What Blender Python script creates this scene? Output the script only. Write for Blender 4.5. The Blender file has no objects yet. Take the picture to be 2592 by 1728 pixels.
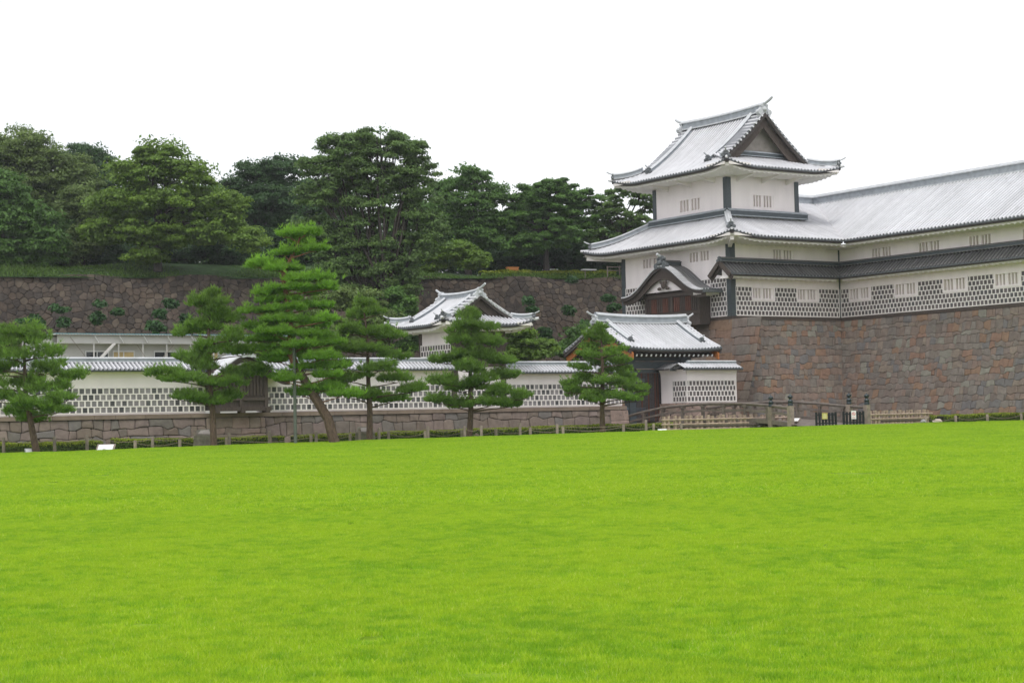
import bpy, math, random
import numpy as np
from mathutils import Matrix, Vector

rng = np.random.default_rng(7)
random.seed(7)
PI = math.pi
scene = bpy.context.scene
col = scene.collection

# ------------------------------------------------------------------ camera
LENS_F = 4405.0 / 2592.0            # focal length in picture widths
ROLL = math.atan(.0215)
PITCH = math.atan((1057 - 864) * math.cos(ROLL) / 4405.0)
YAW = math.atan2(.832, .555)
EYE = np.array([0.0, 0.0, 1.6])
F0 = np.array([math.cos(YAW), math.sin(YAW), 0]); R0 = np.array([math.sin(YAW), -math.cos(YAW), 0]); U0 = np.array([0, 0, 1.0])
FW = F0 * math.cos(PITCH) + U0 * math.sin(PITCH); UP = -F0 * math.sin(PITCH) + U0 * math.cos(PITCH)
RT = R0 * math.cos(ROLL) - UP * math.sin(ROLL); UP = R0 * math.sin(ROLL) + UP * math.cos(ROLL)
cam_data = bpy.data.cameras.new('camera')
cam = bpy.data.objects.new('camera', cam_data)
col.objects.link(cam)
cam_data.sensor_width = 36; cam_data.sensor_fit = 'HORIZONTAL'; cam_data.lens = 36 * LENS_F
cam_data.clip_start = .5; cam_data.clip_end = 5000
m4 = Matrix.Identity(4)
for i in range(3):
    m4[i][0] = RT[i]; m4[i][1] = UP[i]; m4[i][2] = -FW[i]; m4[i][3] = EYE[i]
cam.matrix_world = m4
scene.camera = cam


def at(x, y, D):
    """the point D metres ahead of the standpoint seen in that direction"""
    v = FW + RT * (x - 1296) / 4405.0 - UP * (y - 864) / 4405.0
    return EYE + v * D / (v @ F0)


def frame(d, t):
    """ground coordinates from distance ahead and sideways tangent"""
    return F0[0] * d + R0[0] * d * t, F0[1] * d + R0[1] * d * t


# ------------------------------------------------------------------ world, sun, exposure
SUN_EL, SUN_AZ = math.radians(62), math.radians(232)     # azimuth measured from +X, counter-clockwise
world = bpy.data.worlds.new('World'); scene.world = world; world.use_nodes = True
wn, wl = world.node_tree.nodes, world.node_tree.links
wn.clear()
wo = wn.new('ShaderNodeOutputWorld'); bg = wn.new('ShaderNodeBackground')
sky = wn.new('ShaderNodeTexSky'); sky.sky_type = 'NISHITA'; sky.sun_disc = False
sky.sun_elevation = SUN_EL; sky.sun_rotation = PI / 2 - SUN_AZ
sky.air_density = 1.0; sky.dust_density = 4.0; sky.ozone_density = 1.0
# overcast: the blue sky is hidden by a bright even cloud deck with faint thin places
tc = wn.new('ShaderNodeTexCoord'); cn = wn.new('ShaderNodeTexNoise'); cn.inputs['Scale'].default_value = 2.2; cn.inputs['Detail'].default_value = 5
mp = wn.new('ShaderNodeMapping'); mp.inputs['Scale'].default_value = (1, 1, 3)
wl.new(tc.outputs['Generated'], mp.inputs[0]); wl.new(mp.outputs[0], cn.inputs['Vector'])
cr = wn.new('ShaderNodeMapRange'); cr.inputs[1].default_value = .35; cr.inputs[2].default_value = .7; cr.inputs[3].default_value = .97; cr.inputs[4].default_value = .88
wl.new(cn.outputs[0], cr.inputs[0])
mx = wn.new('ShaderNodeMix'); mx.data_type = 'RGBA'
cm = wn.new('ShaderNodeMix'); cm.data_type = 'RGBA'; cm.inputs[6].default_value = (10.4, 10.5, 10.7, 1); cm.inputs[7].default_value = (7.9, 8.15, 8.35, 1)
cn2 = wn.new('ShaderNodeTexNoise'); cn2.inputs['Scale'].default_value = 1.3; cn2.inputs['Detail'].default_value = 3; wl.new(mp.outputs[0], cn2.inputs['Vector'])
cr2 = wn.new('ShaderNodeMapRange'); cr2.inputs[1].default_value = .40; cr2.inputs[2].default_value = .62; wl.new(cn2.outputs[0], cr2.inputs[0]); wl.new(cr2.outputs[0], cm.inputs[0])
wl.new(cr.outputs[0], mx.inputs[0]); wl.new(sky.outputs[0], mx.inputs[6]); wl.new(cm.outputs[2], mx.inputs[7])
wl.new(mx.outputs[2], bg.inputs[0]); bg.inputs[1].default_value = .110
wl.new(bg.outputs[0], wo.inputs[0])
sd = bpy.data.lights.new('sun', 'SUN'); sd.energy = 1.1; sd.angle = math.radians(14); sd.color = (1, .96, .9)
so = bpy.data.objects.new('sun', sd); col.objects.link(so)
sv = Vector((math.cos(SUN_EL) * math.cos(SUN_AZ), math.cos(SUN_EL) * math.sin(SUN_AZ), math.sin(SUN_EL)))
so.rotation_euler = sv.to_track_quat('Z', 'Y').to_euler(); so.location = (0, 0, 60)
vs = scene.view_settings
vs.view_transform = 'Standard'; vs.look = 'None'; vs.gamma = 1; vs.exposure = 0.38; vs.use_curve_mapping = False


# ------------------------------------------------------------------ materials
MATS = {}


def mat(name, base=(.5, .5, .5), rough=.8, ramp=None, nscale=0, nvar=.15, bump=0, bscale=20, spec=.3, trans=0, metal=0, stretch=None, tintvar=0, coord='Object', big=None, interp='CONSTANT', spots=None):
    """procedural material: base (or a ramp driven by the face attribute tint), noise variation, bump"""
    if name in MATS: return MATS[name]
    m = bpy.data.materials.new(name); m.use_nodes = True
    n, l = m.node_tree.nodes, m.node_tree.links
    b = n['Principled BSDF']; out = n['Material Output']
    b.inputs['Roughness'].default_value = rough; b.inputs['Specular IOR Level'].default_value = spec; b.inputs['Metallic'].default_value = metal
    geo = n.new('ShaderNodeTexCoord'); src = geo.outputs[coord]
    if stretch:
        mp = n.new('ShaderNodeMapping'); mp.inputs['Scale'].default_value = stretch; l.new(src, mp.inputs[0]); src = mp.outputs[0]
    csock = None
    if ramp:
        at_ = n.new('ShaderNodeAttribute'); at_.attribute_name = 'tint'
        r = n.new('ShaderNodeValToRGB'); r.color_ramp.interpolation = interp
        els = r.color_ramp.elements
        while len(els) < len(ramp): els.new(.5)
        for i, c in enumerate(ramp):
            els[i].position = i / len(ramp) if interp == 'CONSTANT' else i / (len(ramp) - 1); els[i].color = (*c, 1)
        l.new(at_.outputs['Fac'], r.inputs[0]); csock = r.outputs[0]
    else:
        rgb = n.new('ShaderNodeRGB'); rgb.outputs[0].default_value = (*base, 1); csock = rgb.outputs[0]

    def vary(csock, sc, var, det=6):
        no = n.new('ShaderNodeTexNoise'); no.inputs['Scale'].default_value = sc; no.inputs['Detail'].default_value = det; l.new(src, no.inputs['Vector'])
        mr = n.new('ShaderNodeMapRange'); mr.inputs[1].default_value = .3; mr.inputs[2].default_value = .7; mr.inputs[3].default_value = 1 - var; mr.inputs[4].default_value = 1 + var
        l.new(no.outputs[0], mr.inputs[0])
        mm = n.new('ShaderNodeVectorMath'); mm.operation = 'SCALE'; l.new(csock, mm.inputs[0]); l.new(mr.outputs[0], mm.inputs['Scale'])
        return mm.outputs[0]
    if nscale: csock = vary(csock, nscale, nvar)
    if big: csock = vary(csock, big[0], big[1], 3)
    if tintvar and not ramp:
        at_ = n.new('ShaderNodeAttribute'); at_.attribute_name = 'tint'
        mr = n.new('ShaderNodeMapRange'); mr.inputs[3].default_value = 1 - tintvar; mr.inputs[4].default_value = 1 + tintvar; l.new(at_.outputs['Fac'], mr.inputs[0])
        mm = n.new('ShaderNodeVectorMath'); mm.operation = 'SCALE'; l.new(csock, mm.inputs[0]); l.new(mr.outputs[0], mm.inputs['Scale']); csock = mm.outputs[0]
    if spots:                                   # scattered weather stains: (scale, threshold, darkness)
        no = n.new('ShaderNodeTexNoise'); no.inputs['Scale'].default_value = spots[0]; no.inputs['Detail'].default_value = 4; l.new(src, no.inputs['Vector'])
        mr = n.new('ShaderNodeMapRange'); mr.inputs[1].default_value = spots[1]; mr.inputs[2].default_value = spots[1] + .08; mr.inputs[3].default_value = 1; mr.inputs[4].default_value = spots[2]
        l.new(no.outputs[0], mr.inputs[0]); mm = n.new('ShaderNodeVectorMath'); mm.operation = 'SCALE'; l.new(csock, mm.inputs[0]); l.new(mr.outputs[0], mm.inputs['Scale']); csock = mm.outputs[0]
    l.new(csock, b.inputs['Base Color'])
    if bump:
        no = n.new('ShaderNodeTexNoise'); no.inputs['Scale'].default_value = bscale; no.inputs['Detail'].default_value = 8; l.new(src, no.inputs['Vector'])
        bp = n.new('ShaderNodeBump'); bp.inputs['Strength'].default_value = bump; bp.inputs['Distance'].default_value = .05
        l.new(no.outputs[0], bp.inputs['Height']); l.new(bp.outputs[0], b.inputs['Normal'])
    if trans:
        tr = n.new('ShaderNodeBsdfTranslucent'); l.new(csock, tr.inputs[0])
        ms = n.new('ShaderNodeMixShader'); ms.inputs[0].default_value = trans
        l.new(b.outputs[0], ms.inputs[1]); l.new(tr.outputs[0], ms.inputs[2]); l.new(ms.outputs[0], out.inputs[0])
    MATS[name] = m
    return m


plaster = mat('plaster', (.89, .815, .83), .85, nscale=1.5, nvar=.045, big=(.25, .03), stretch=(1, 1, .22))
slot_shade = mat('window_slot_shade', (.50, .455, .39), .9)  # slot backs: the shadow tone of the gaps as a colour
soffit_m = mat('soffit_plaster', (.80, .75, .735), .9, nscale=2, nvar=.03)
joint_m = mat('joint_plaster', (.81, .76, .745), .85, nscale=3, nvar=.05)
slate = mat('slate_tile', ramp=[(.095, .08, .083), (.125, .105, .108), (.15, .125, .13), (.10, .093, .10), (.13, .11, .113)], rough=.5, nscale=8, nvar=.12)
slate_old = mat('weathered_slate_tile', ramp=[(.17, .16, .17), (.25, .235, .245), (.07, .07, .075), (.20, .19, .20), (.23, .215, .225), (.10, .10, .105), (.28, .26, .27), (.21, .20, .21)], rough=.6, nscale=5, nvar=.22)
lead = mat('lead_roof_tile', (.60, .60, .63), .5, nscale=1.6, nvar=.06, big=(.28, .07), tintvar=.10, spec=.5, spots=(.42, .66, .55))
lead_pan_shade = mat('shaded_lead_pan_tile', (.20, .205, .225), .55, nscale=1.6, nvar=.08, big=(.28, .07), tintvar=.12, spec=.4, spots=(.42, .66, .5))  # trough shade between the ribs put into the pan colour
dark_pan_shade = mat('shaded_dark_pan_tile', (.07, .068, .07), .5, nscale=2, nvar=.15, tintvar=.2)  # same painted trough shade for the dark tiles
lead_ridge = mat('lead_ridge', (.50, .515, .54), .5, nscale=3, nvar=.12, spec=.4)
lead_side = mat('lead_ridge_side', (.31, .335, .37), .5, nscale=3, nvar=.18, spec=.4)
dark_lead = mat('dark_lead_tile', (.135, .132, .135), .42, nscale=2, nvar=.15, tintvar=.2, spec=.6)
orn = mat('ridge_ornament', (.11, .12, .13), .5, nscale=9, nvar=.3)
iron = mat('iron_cladding', (.055, .07, .08), .45, nscale=4, nvar=.25, stretch=(1, 1, 9), spec=.5)
fascia_m = mat('dark_eave_board', (.055, .045, .042), .7, nscale=5, nvar=.2)
dwood = mat('dark_timber', (.075, .058, .05), .75, nscale=3, nvar=.25, stretch=(6, 6, 1), bump=.2)
rwood = mat('red_brown_board', (.13, .055, .04), .7, nscale=3, nvar=.25, stretch=(6, 6, 1))
owood = mat('fresh_orange_timber', (.42, .15, .045), .65, nscale=2, nvar=.25, stretch=(1, 6, 6))
gwood = mat('weathered_timber', (.25, .205, .17), .8, nscale=5, nvar=.22, bump=.3, bscale=30, tintvar=.15)
bwood = mat('bridge_timber', (.15, .125, .108), .7, nscale=3, nvar=.25, bump=.2, tintvar=.1)
bamboo = mat('tan_timber', (.34, .26, .21), .75, nscale=6, nvar=.22, tintvar=.2)
black = mat('black_paint', (.018, .022, .024), .5, nscale=6, nvar=.2)
gibo = mat('black_bronze', (.02, .032, .036), .3, nscale=9, nvar=.3, metal=.3, spec=.6)
blue_iron = mat('blue_grey_iron', (.10, .13, .16), .5)
white_paint = mat('white_board', (.8, .8, .8), .6)
prefab_wall = mat('prefab_panel', (.56, .55, .53), .6, nscale=1, nvar=.03)
prefab_roof = mat('prefab_roof', (.14, .28, .31), .5)
glass_dark = mat('dark_glass', (.02, .025, .03), .15, spec=.6)
paper_m = mat('kraft_paper', (.62, .47, .24), .8, nscale=3, nvar=.12)
soil = mat('soil', (.16, .125, .09), .95, nscale=2, nvar=.25, bump=.4)
rope_m = mat('rope', (.24, .19, .15), .9, nscale=30, nvar=.3)
STONE_MIX = [(0.172, 0.137, 0.117), (0.188, 0.148, 0.128), (0.150, 0.131, 0.119), (0.205, 0.131, 0.097), (0.177, 0.142, 0.124), (0.160, 0.137, 0.119), (0.139, 0.131, 0.130), (0.200, 0.164, 0.135), (0.209, 0.137, 0.095), (0.172, 0.153, 0.135), (0.194, 0.142, 0.117), (0.144, 0.118, 0.103), (0.200, 0.191, 0.162), (0.166, 0.129, 0.108), (0.183, 0.158, 0.140)]
stone_big = mat('rampart_stone', ramp=STONE_MIX, rough=.9, nscale=3.5, nvar=.18, bump=.5, bscale=9, big=(.12, .14))
stone_low = mat('moat_wall_stone', ramp=[(.18, .145, .12), (.20, .16, .135), (.16, .135, .115), (.19, .15, .135), (.15, .135, .12), (.17, .135, .11), (.17, .155, .145), (.21, .165, .145)], rough=.9, nscale=3, nvar=.18, bump=.5, bscale=9)
stone_pink = mat('pink_moat_stone', ramp=[(.29, .215, .185), (.26, .195, .165), (.31, .23, .195), (.25, .20, .165)], rough=.9, nscale=3, nvar=.15, bump=.5, bscale=9)
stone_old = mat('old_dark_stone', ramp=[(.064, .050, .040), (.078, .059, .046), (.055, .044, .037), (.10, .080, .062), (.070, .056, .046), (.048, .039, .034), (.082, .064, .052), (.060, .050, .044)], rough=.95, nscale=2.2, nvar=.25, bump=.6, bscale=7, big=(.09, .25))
ledge_m = mat('stone_ledge', (.225, .175, .14), .9, nscale=2, nvar=.15, bump=.3)
joint_dark = mat('stone_gap', (.035, .03, .027), 1)
bark = mat('pine_bark', (.11, .075, .055), .9, nscale=6, nvar=.35, stretch=(3, 3, 1), bump=.6)
bark_red = mat('red_pine_bark', (.22, .10, .06), .85, nscale=5, nvar=.4, stretch=(3, 3, 1), bump=.5)
bark_dk = mat('tree_bark', (.05, .042, .036), .9, nscale=3, nvar=.3)


def leafmat(name, c, trans=.35, tv=.35):
    r = [tuple(v * k for v in c) for k in (1 - tv, 1 - tv / 2, 1, 1 + tv / 2, 1 + tv)]
    r[3] = (r[3][0] * 1.08, r[3][1], r[3][2] * .85)
    return mat(name, ramp=r, rough=.6, trans=trans, interp='LINEAR', spec=.35, big=(.35, .18))


# ------------------------------------------------------------------ mesh builder
class MB:
    def __init__(s): s.v = []; s.f = []; s.m = []; s.t = []

    def face(s, pts, mi=0, t=None):
        k = len(s.v); s.v.extend([tuple(map(float, p)) for p in pts]); s.f.append(tuple(range(k, k + len(pts)))); s.m.append(mi); s.t.append(random.random() if t is None else t)

    def add(s, vs_, fs, mi=0, t=None):
        k = len(s.v); s.v.extend([tuple(map(float, p)) for p in vs_]); tt = random.random() if t is None else t
        for f in fs: s.f.append(tuple(i + k for i in f)); s.m.append(mi); s.t.append(tt)

    def box(s, lo, hi, mi=0, t=None):
        x0, y0, z0 = lo; x1, y1, z1 = hi
        s.add([(x0, y0, z0), (x1, y0, z0), (x1, y1, z0), (x0, y1, z0), (x0, y0, z1), (x1, y0, z1), (x1, y1, z1), (x0, y1, z1)],
              [(0, 3, 2, 1), (4, 5, 6, 7), (0, 1, 5, 4), (1, 2, 6, 5), (2, 3, 7, 6), (3, 0, 4, 7)], mi, t)

    def bar(s, p, q, w, h, mi=0, t=None, up=(0, 0, 1), taper=1):
        p = np.array(p, float); q = np.array(q, float); d = q - p; L = np.linalg.norm(d)
        if L < 1e-6: return
        d /= L; u = np.array(up, float)
        if abs(d @ u) > .98: u = np.array([1., 0, 0])
        a = np.cross(d, u); a /= np.linalg.norm(a); b = np.cross(a, d)
        vs_ = []
        for c, k in ((p, 1), (q, taper)):
            for i, j in ((-1, -1), (1, -1), (1, 1), (-1, 1)): vs_.append(c + a * i * w / 2 * k + b * j * h / 2 * k)
        s.add(vs_, [(0, 1, 2, 3), (7, 6, 5, 4), (0, 4, 5, 1), (1, 5, 6, 2), (2, 6, 7, 3), (3, 7, 4, 0)], mi, t)

    def tube(s, pts, radii, mi=0, n=7, t=None, cap=True):
        pts = [np.array(p, float) for p in pts]; k0 = len(s.v); tt = random.random() if t is None else t
        for i, p in enumerate(pts):
            d = pts[min(i + 1, len(pts) - 1)] - pts[max(i - 1, 0)]; d /= (np.linalg.norm(d) + 1e-9)
            u = np.array([0, 0, 1.]) if abs(d[2]) < .9 else np.array([1., 0, 0])
            a = np.cross(d, u); a /= np.linalg.norm(a); b = np.cross(d, a)
            for j in range(n):
                an = 2 * PI * j / n; s.v.append(tuple(p + (a * math.cos(an) + b * math.sin(an)) * radii[i]))
        for i in range(len(pts) - 1):
            for j in range(n):
                s.f.append((k0 + i * n + j, k0 + i * n + (j + 1) % n, k0 + (i + 1) * n + (j + 1) % n, k0 + (i + 1) * n + j)); s.m.append(mi); s.t.append(tt)
        if cap:
            s.f.append(tuple(k0 + j for j in range(n - 1, -1, -1))); s.m.append(mi); s.t.append(tt)
            s.f.append(tuple(k0 + (len(pts) - 1) * n + j for j in range(n))); s.m.append(mi); s.t.append(tt)

    def lathe(s, c, prof, mi=0, n=12):
        s.tube([(c[0], c[1], c[2] + z) for r, z in prof], [max(r, .001) for r, z in prof], mi, n)

    def ball(s, c, r, mi=0, sc=(1, 1, 1), n=8, t=None):
        k0 = len(s.v); tt = random.random() if t is None else t
        for i in range(n + 1):
            th = PI * i / n
            for j in range(n * 2):
                ph = PI * j / n; s.v.append((c[0] + r * sc[0] * math.sin(th) * math.cos(ph), c[1] + r * sc[1] * math.sin(th) * math.sin(ph), c[2] + r * sc[2] * math.cos(th)))
        for i in range(n):
            for j in range(2 * n):
                s.f.append((k0 + i * 2 * n + j, k0 + (i + 1) * 2 * n + j, k0 + (i + 1) * 2 * n + (j + 1) % (2 * n), k0 + i * 2 * n + (j + 1) % (2 * n))); s.m.append(mi); s.t.append(tt)

    def build(s, name, mats, parent=None, smooth=False):
        if not isinstance(mats, (list, tuple)): mats = [mats]
        me = bpy.data.meshes.new(name); me.from_pydata(s.v, [], s.f)
        for m_ in mats: me.materials.append(m_)
        me.polygons.foreach_set('material_index', s.m)
        a = me.attributes.new('tint', 'FLOAT', 'FACE'); a.data.foreach_set('value', s.t)
        if smooth: me.polygons.foreach_set('use_smooth', [True] * len(s.f))
        me.update()
        o = bpy.data.objects.new(name, me); col.objects.link(o)
        if parent: o.parent = parent; o.matrix_parent_inverse = Matrix.Translation(parent.location).inverted()
        return o


def np_mesh(name, V, F, tint, mats, parent=None, midx=None):
    """fast mesh of equal-sized polygons: V (n,3), F (m,k)"""
    me = bpy.data.meshes.new(name); k = F.shape[1]
    me.vertices.add(len(V)); me.vertices.foreach_set('co', V.astype(np.float32).ravel())
    me.loops.add(F.size); me.loops.foreach_set('vertex_index', F.astype(np.int32).ravel())
    me.polygons.add(len(F)); me.polygons.foreach_set('loop_start', np.arange(0, F.size, k, dtype=np.int32))
    me.polygons.foreach_set('loop_total', np.full(len(F), k, dtype=np.int32))
    if midx is not None: me.polygons.foreach_set('material_index', midx.astype(np.int32))
    me.update(calc_edges=True)
    for m_ in (mats if isinstance(mats, (list, tuple)) else [mats]): me.materials.append(m_)
    a = me.attributes.new('tint', 'FLOAT', 'FACE'); a.data.foreach_set('value', tint.astype(np.float32))
    o = bpy.data.objects.new(name, me); col.objects.link(o)
    if parent: o.parent = parent; o.matrix_parent_inverse = Matrix.Translation(parent.location).inverted()
    return o


def tag(o, label=None, cat=None, group=None, kind=None):
    for k, v in (('label', label), ('category', cat), ('group', group), ('kind', kind)):
        if v: o[k] = v
    return o


def thing(name, label, cat, loc=(0, 0, 0), group=None):
    o = bpy.data.objects.new(name, None); col.objects.link(o); o.location = [float(c) for c in loc]; o.empty_display_size = .3
    return tag(o, label, cat, group)


# ------------------------------------------------------------------ terrain
def crest(t):
    tt = min(max(t, -.45), .45)
    return 88 + 42 * tt, .68 + .541 * tt - .417 * tt * tt


def lawn_z(d, t):
    dc, zc = crest(t)
    if d < 0: return 0
    if d <= dc: z = zc * (d / dc) ** 1.5
    else: z = zc - .012 * (d - dc) - .011 * (d - dc) ** 2 if d - dc < 6 else zc - .468 - .04 * (d - dc - 6)
    x, y = frame(d, t)
    return z + .012 * math.sin(x * .9 + y * .35) * math.sin(y * .8 - x * .2) * min(1, d / 20)


ds = np.concatenate([np.linspace(-30, 8, 10), np.linspace(9, 66, 60), np.linspace(67, 112, 70)])
ts = np.linspace(-.62, .62, 90)
m = MB(); V = []
for d in ds:
    for t in ts:
        de = max(d, 4) if d > 0 else 4
        x, y = frame(d, 0); lx = R0[0] * de * t * 1.0; ly = R0[1] * de * t
        if d < 8: lx, ly = R0[0] * 26 * t * (8 + (8 - d)) / 16, R0[1] * 26 * t * (8 + (8 - d)) / 16
        dd = min(d, crest(t)[0] + 10)
        if d >= 8:
            x, y = frame(dd, t); lx = ly = 0
        V.append((x + lx, y + ly, lawn_z(min(max(d, 0), dd), t) - .035))
V = np.array(V); nt = len(ts)
F = np.array([(i * nt + j, i * nt + j + 1, (i + 1) * nt + j + 1, (i + 1) * nt + j) for i in range(len(ds) - 1) for j in range(nt - 1)])
lawn_m = mat('lawn_turf', (.25, .39, .02), .9, nscale=1.3, nvar=.08, big=(.22, .05), bump=.5, bscale=14)
o = np_mesh('lawn', V, F, rng.random(len(F)), lawn_m); tag(o, 'broad sloping bright green lawn', 'lawn', kind='structure')

m = MB(); m.face([(-1500, -1500, -.45), (2500, -1500, -.45), (2500, 2500, -.45), (-1500, 2500, -.45)])
tag(m.build('ground', soil), 'bare ground beyond the lawn', 'ground', kind='structure')
m = MB(); m.box((-60, 88.6, -.4), (77, 150, 2.0)); tag(m.build('courtyard', mat('courtyard_earth', (.12, .13, .06), .95, nscale=.5, nvar=.3)), 'ground of the inner court', 'ground', kind='structure')

# ------------------------------------------------------------------ stone masonry
def clip(poly, p, nrm):
    out = []
    for i in range(len(poly)):
        a, b = poly[i], poly[(i + 1) % len(poly)]
        da = (a[0] - p[0]) * nrm[0] + (a[1] - p[1]) * nrm[1]; db = (b[0] - p[0]) * nrm[0] + (b[1] - p[1]) * nrm[1]
        if da <= 0: out.append(a)
        if da * db < 0:
            k = da / (da - db); out.append((a[0] + (b[0] - a[0]) * k, a[1] + (b[1] - a[1]) * k))
    return out


def stones(m, W, H, cw, ch, f, seed=1, jit=.32, gap=.012, bulge=.04, drop=.12, mi=0, mi_gap=1, tint=None):
    """irregular coursed masonry laid on the surface f(s, t, outward)"""
    r = random.Random(seed); cells = {}
    nr = int(round(H / ch)); rows = []
    for j in range(-1, nr + 1):
        x = -cw * 1.5 + (cw / 2 if j % 2 else 0) + r.uniform(-.2, .2) * cw; row = []
        while x < W + cw * 1.5:
            w = cw * r.uniform(.62, 1.45)
            if r.random() > drop: row.append((x + w / 2, (j + .5) * ch + r.uniform(-jit, jit) * ch))
            x += w
        rows.append(row)
    for j, row in enumerate(rows):
        near = [q for jj in range(max(0, j - 2), min(len(rows), j + 3)) for q in rows[jj]]
        for p in row:
            poly = [(0, 0), (W, 0), (W, H), (0, H)]
            if not (-cw < p[0] < W + cw): continue
            for q in near:
                if q is p or abs(q[0] - p[0]) > cw * 3.2: continue
                poly = clip(poly, ((p[0] + q[0]) / 2, (p[1] + q[1]) / 2), (q[0] - p[0], q[1] - p[1]))
                if len(poly) < 3: break
            if len(poly) < 3: continue
            cx = sum(a for a, b in poly) / len(poly); cy = sum(b for a, b in poly) / len(poly)
            rad = sum(math.hypot(a - cx, b - cy) for a, b in poly) / len(poly)
            if rad < .03: continue
            # cut the corners so that the stones look worn
            q2 = []
            for i in range(len(poly)):
                a, b, c = poly[i - 1], poly[i], poly[(i + 1) % len(poly)]; k = r.uniform(.10, .24)
                q2 += [(b[0] + (a[0] - b[0]) * k, b[1] + (a[1] - b[1]) * k), (b[0] + (c[0] - b[0]) * k, b[1] + (c[1] - b[1]) * k)]
            bl = bulge * r.uniform(.5, 1.5); tt = r.random() if tint is None else tint(cx, cy, r)
            rings = []
            for g, dep in ((gap, -.03), (gap * 1.6, bl * .35), (gap * 2 + rad * .16, bl * .85)):
                k = max(.1, 1 - g / rad); rings.append([f(cx + (a - cx) * k, cy + (b - cy) * k, dep + (0 if dep < 0 else r.uniform(-.15, .15) * bl)) for a, b in q2])
            n = len(q2); vs_ = rings[0] + rings[1] + rings[2] + [f(cx + r.uniform(-.2, .2) * rad, cy, bl)]
            fs = []
            for k in range(2):
                for i in range(n): fs.append((k * n + i, k * n + (i + 1) % n, (k + 1) * n + (i + 1) % n, (k + 1) * n + i))
            for i in range(n): fs.append((2 * n + i, 2 * n + (i + 1) % n, 3 * n))
            m.add(vs_, fs, mi, min(max(tt, 0), .999))
    # backing
    nsx, nsy = max(1, int(W / 2)), max(1, int(H / 1.0))
    for i in range(nsx):
        for j in range(nsy):
            m.face([f(W * i / nsx, H * j / nsy, -.035), f(W * (i + 1) / nsx, H * j / nsy, -.035), f(W * (i + 1) / nsx, H * (j + 1) / nsy, -.035), f(W * i / nsx, H * (j + 1) / nsy, -.035)], mi_gap, .5)


def courses(m, W, H, cw, ch, f, seed=1, amp=.2, gap=.008, bulge=.04, mi=0, mi_gap=1, tint=None, slant=.16):
    """squared but uneven masonry: wavy courses cut by leaning joints, on the surface f(s, t, outward)"""
    r = random.Random(seed); nr = max(1, int(round(H / ch))); hh = [H * j / nr + (r.uniform(-.18, .18) * ch if 0 < j < nr else 0) for j in range(nr + 1)]
    kn = cw * .55; nk = int(W / kn) + 3; B = [[0 if j in (0, nr) else r.uniform(-amp, amp) * ch for _ in range(nk)] for j in range(nr + 1)]

    def bz(j, x):
        x = min(max(x, 0), W); k = x / kn; i = int(k); return hh[j] + B[j][i] * (1 - k + i) + B[j][i + 1] * (k - i)

    def knots(j, a, b):
        return [(i * kn, bz(j, i * kn)) for i in range(int(a / kn) + 1, int(b / kn) + 1) if a + .04 < i * kn < b - .04]
    for j in range(nr):
        x = -r.random() * cw * .6; jt = [(0, 0)]
        while x < W - cw * .45:
            x += cw * r.choice((.55, .8, 1, 1.1, 1.35, 1.7)) * r.uniform(.85, 1.15)
            if cw * .4 < x < W - cw * .4: jt.append((x + r.uniform(-slant, slant) * ch, x + r.uniform(-slant, slant) * ch))
        jt.append((W, W))
        for (b0, t0), (b1, t1) in zip(jt, jt[1:]):
            poly = [(b0, bz(j, b0))] + knots(j, b0, b1) + [(b1, bz(j, b1)), (t1, bz(j + 1, t1))] + knots(j + 1, t0, t1)[::-1] + [(t0, bz(j + 1, t0))]
            cx = sum(a for a, b in poly) / len(poly); cy = sum(b for a, b in poly) / len(poly); q2 = []
            for i in range(len(poly)):
                a, b, c = poly[i - 1], poly[i], poly[(i + 1) % len(poly)]; la = math.hypot(a[0] - b[0], a[1] - b[1]); lc = math.hypot(c[0] - b[0], c[1] - b[1]); cut = r.uniform(.02, .09) * cw
                ka, kc = min(.45, cut / max(la, .01)), min(.45, cut / max(lc, .01)); q2 += [(b[0] + (a[0] - b[0]) * ka, b[1] + (a[1] - b[1]) * ka), (b[0] + (c[0] - b[0]) * kc, b[1] + (c[1] - b[1]) * kc)]
            wx = max(abs(a - cx) for a, b in q2) + .01; wy = max(abs(b - cy) for a, b in q2) + .01
            bl = bulge * r.uniform(.4, 1.6); tt = r.random() if tint is None else tint(cx, cy, r); n = len(q2); rings = []; tl = (r.uniform(-.5, .5) * bl, r.uniform(-.5, .5) * bl)
            for g, dep in ((gap, -.03), (gap * 1.5, bl * .3), (gap * 2 + .045, bl * .9)):
                rings.append([f(cx + (a - cx) * max(.2, 1 - g / wx), cy + (b - cy) * max(.2, 1 - g / wy), dep if dep < 0 else dep + tl[0] * (a - cx) / wx + tl[1] * (b - cy) / wy) for a, b in q2])
            vs_ = rings[0] + rings[1] + rings[2] + [f(cx, cy, bl * 1.1)]; fs = []
            for k in range(2):
                for i in range(n): fs.append((k * n + i, k * n + (i + 1) % n, (k + 1) * n + (i + 1) % n, (k + 1) * n + i))
            for i in range(n): fs.append((2 * n + i, 2 * n + (i + 1) % n, 3 * n))
            m.add(vs_, fs, mi, min(max(tt, 0), .999))
    nsx, nsy = max(1, int(W / 2)), max(1, int(H / 1.0))
    for i in range(nsx):
        for j in range(nsy):
            m.face([f(W * i / nsx, H * j / nsy, -.035), f(W * (i + 1) / nsx, H * j / nsy, -.035), f(W * (i + 1) / nsx, H * (j + 1) / nsy, -.035), f(W * i / nsx, H * (j + 1) / nsy, -.035)], mi_gap, .5)


# ------------------------------------------------------------------ walls, windows, tile cladding
def fmap(o_, ud, nd):
    """surface frame: o_ origin, ud unit vector along, nd unit outward"""
    o_ = np.array(o_, float); ud = np.array(ud, float); nd = np.array(nd, float)
    return lambda s, z, n=0: tuple(o_ + ud * s + nd * n + np.array([0, 0, z]))


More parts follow.
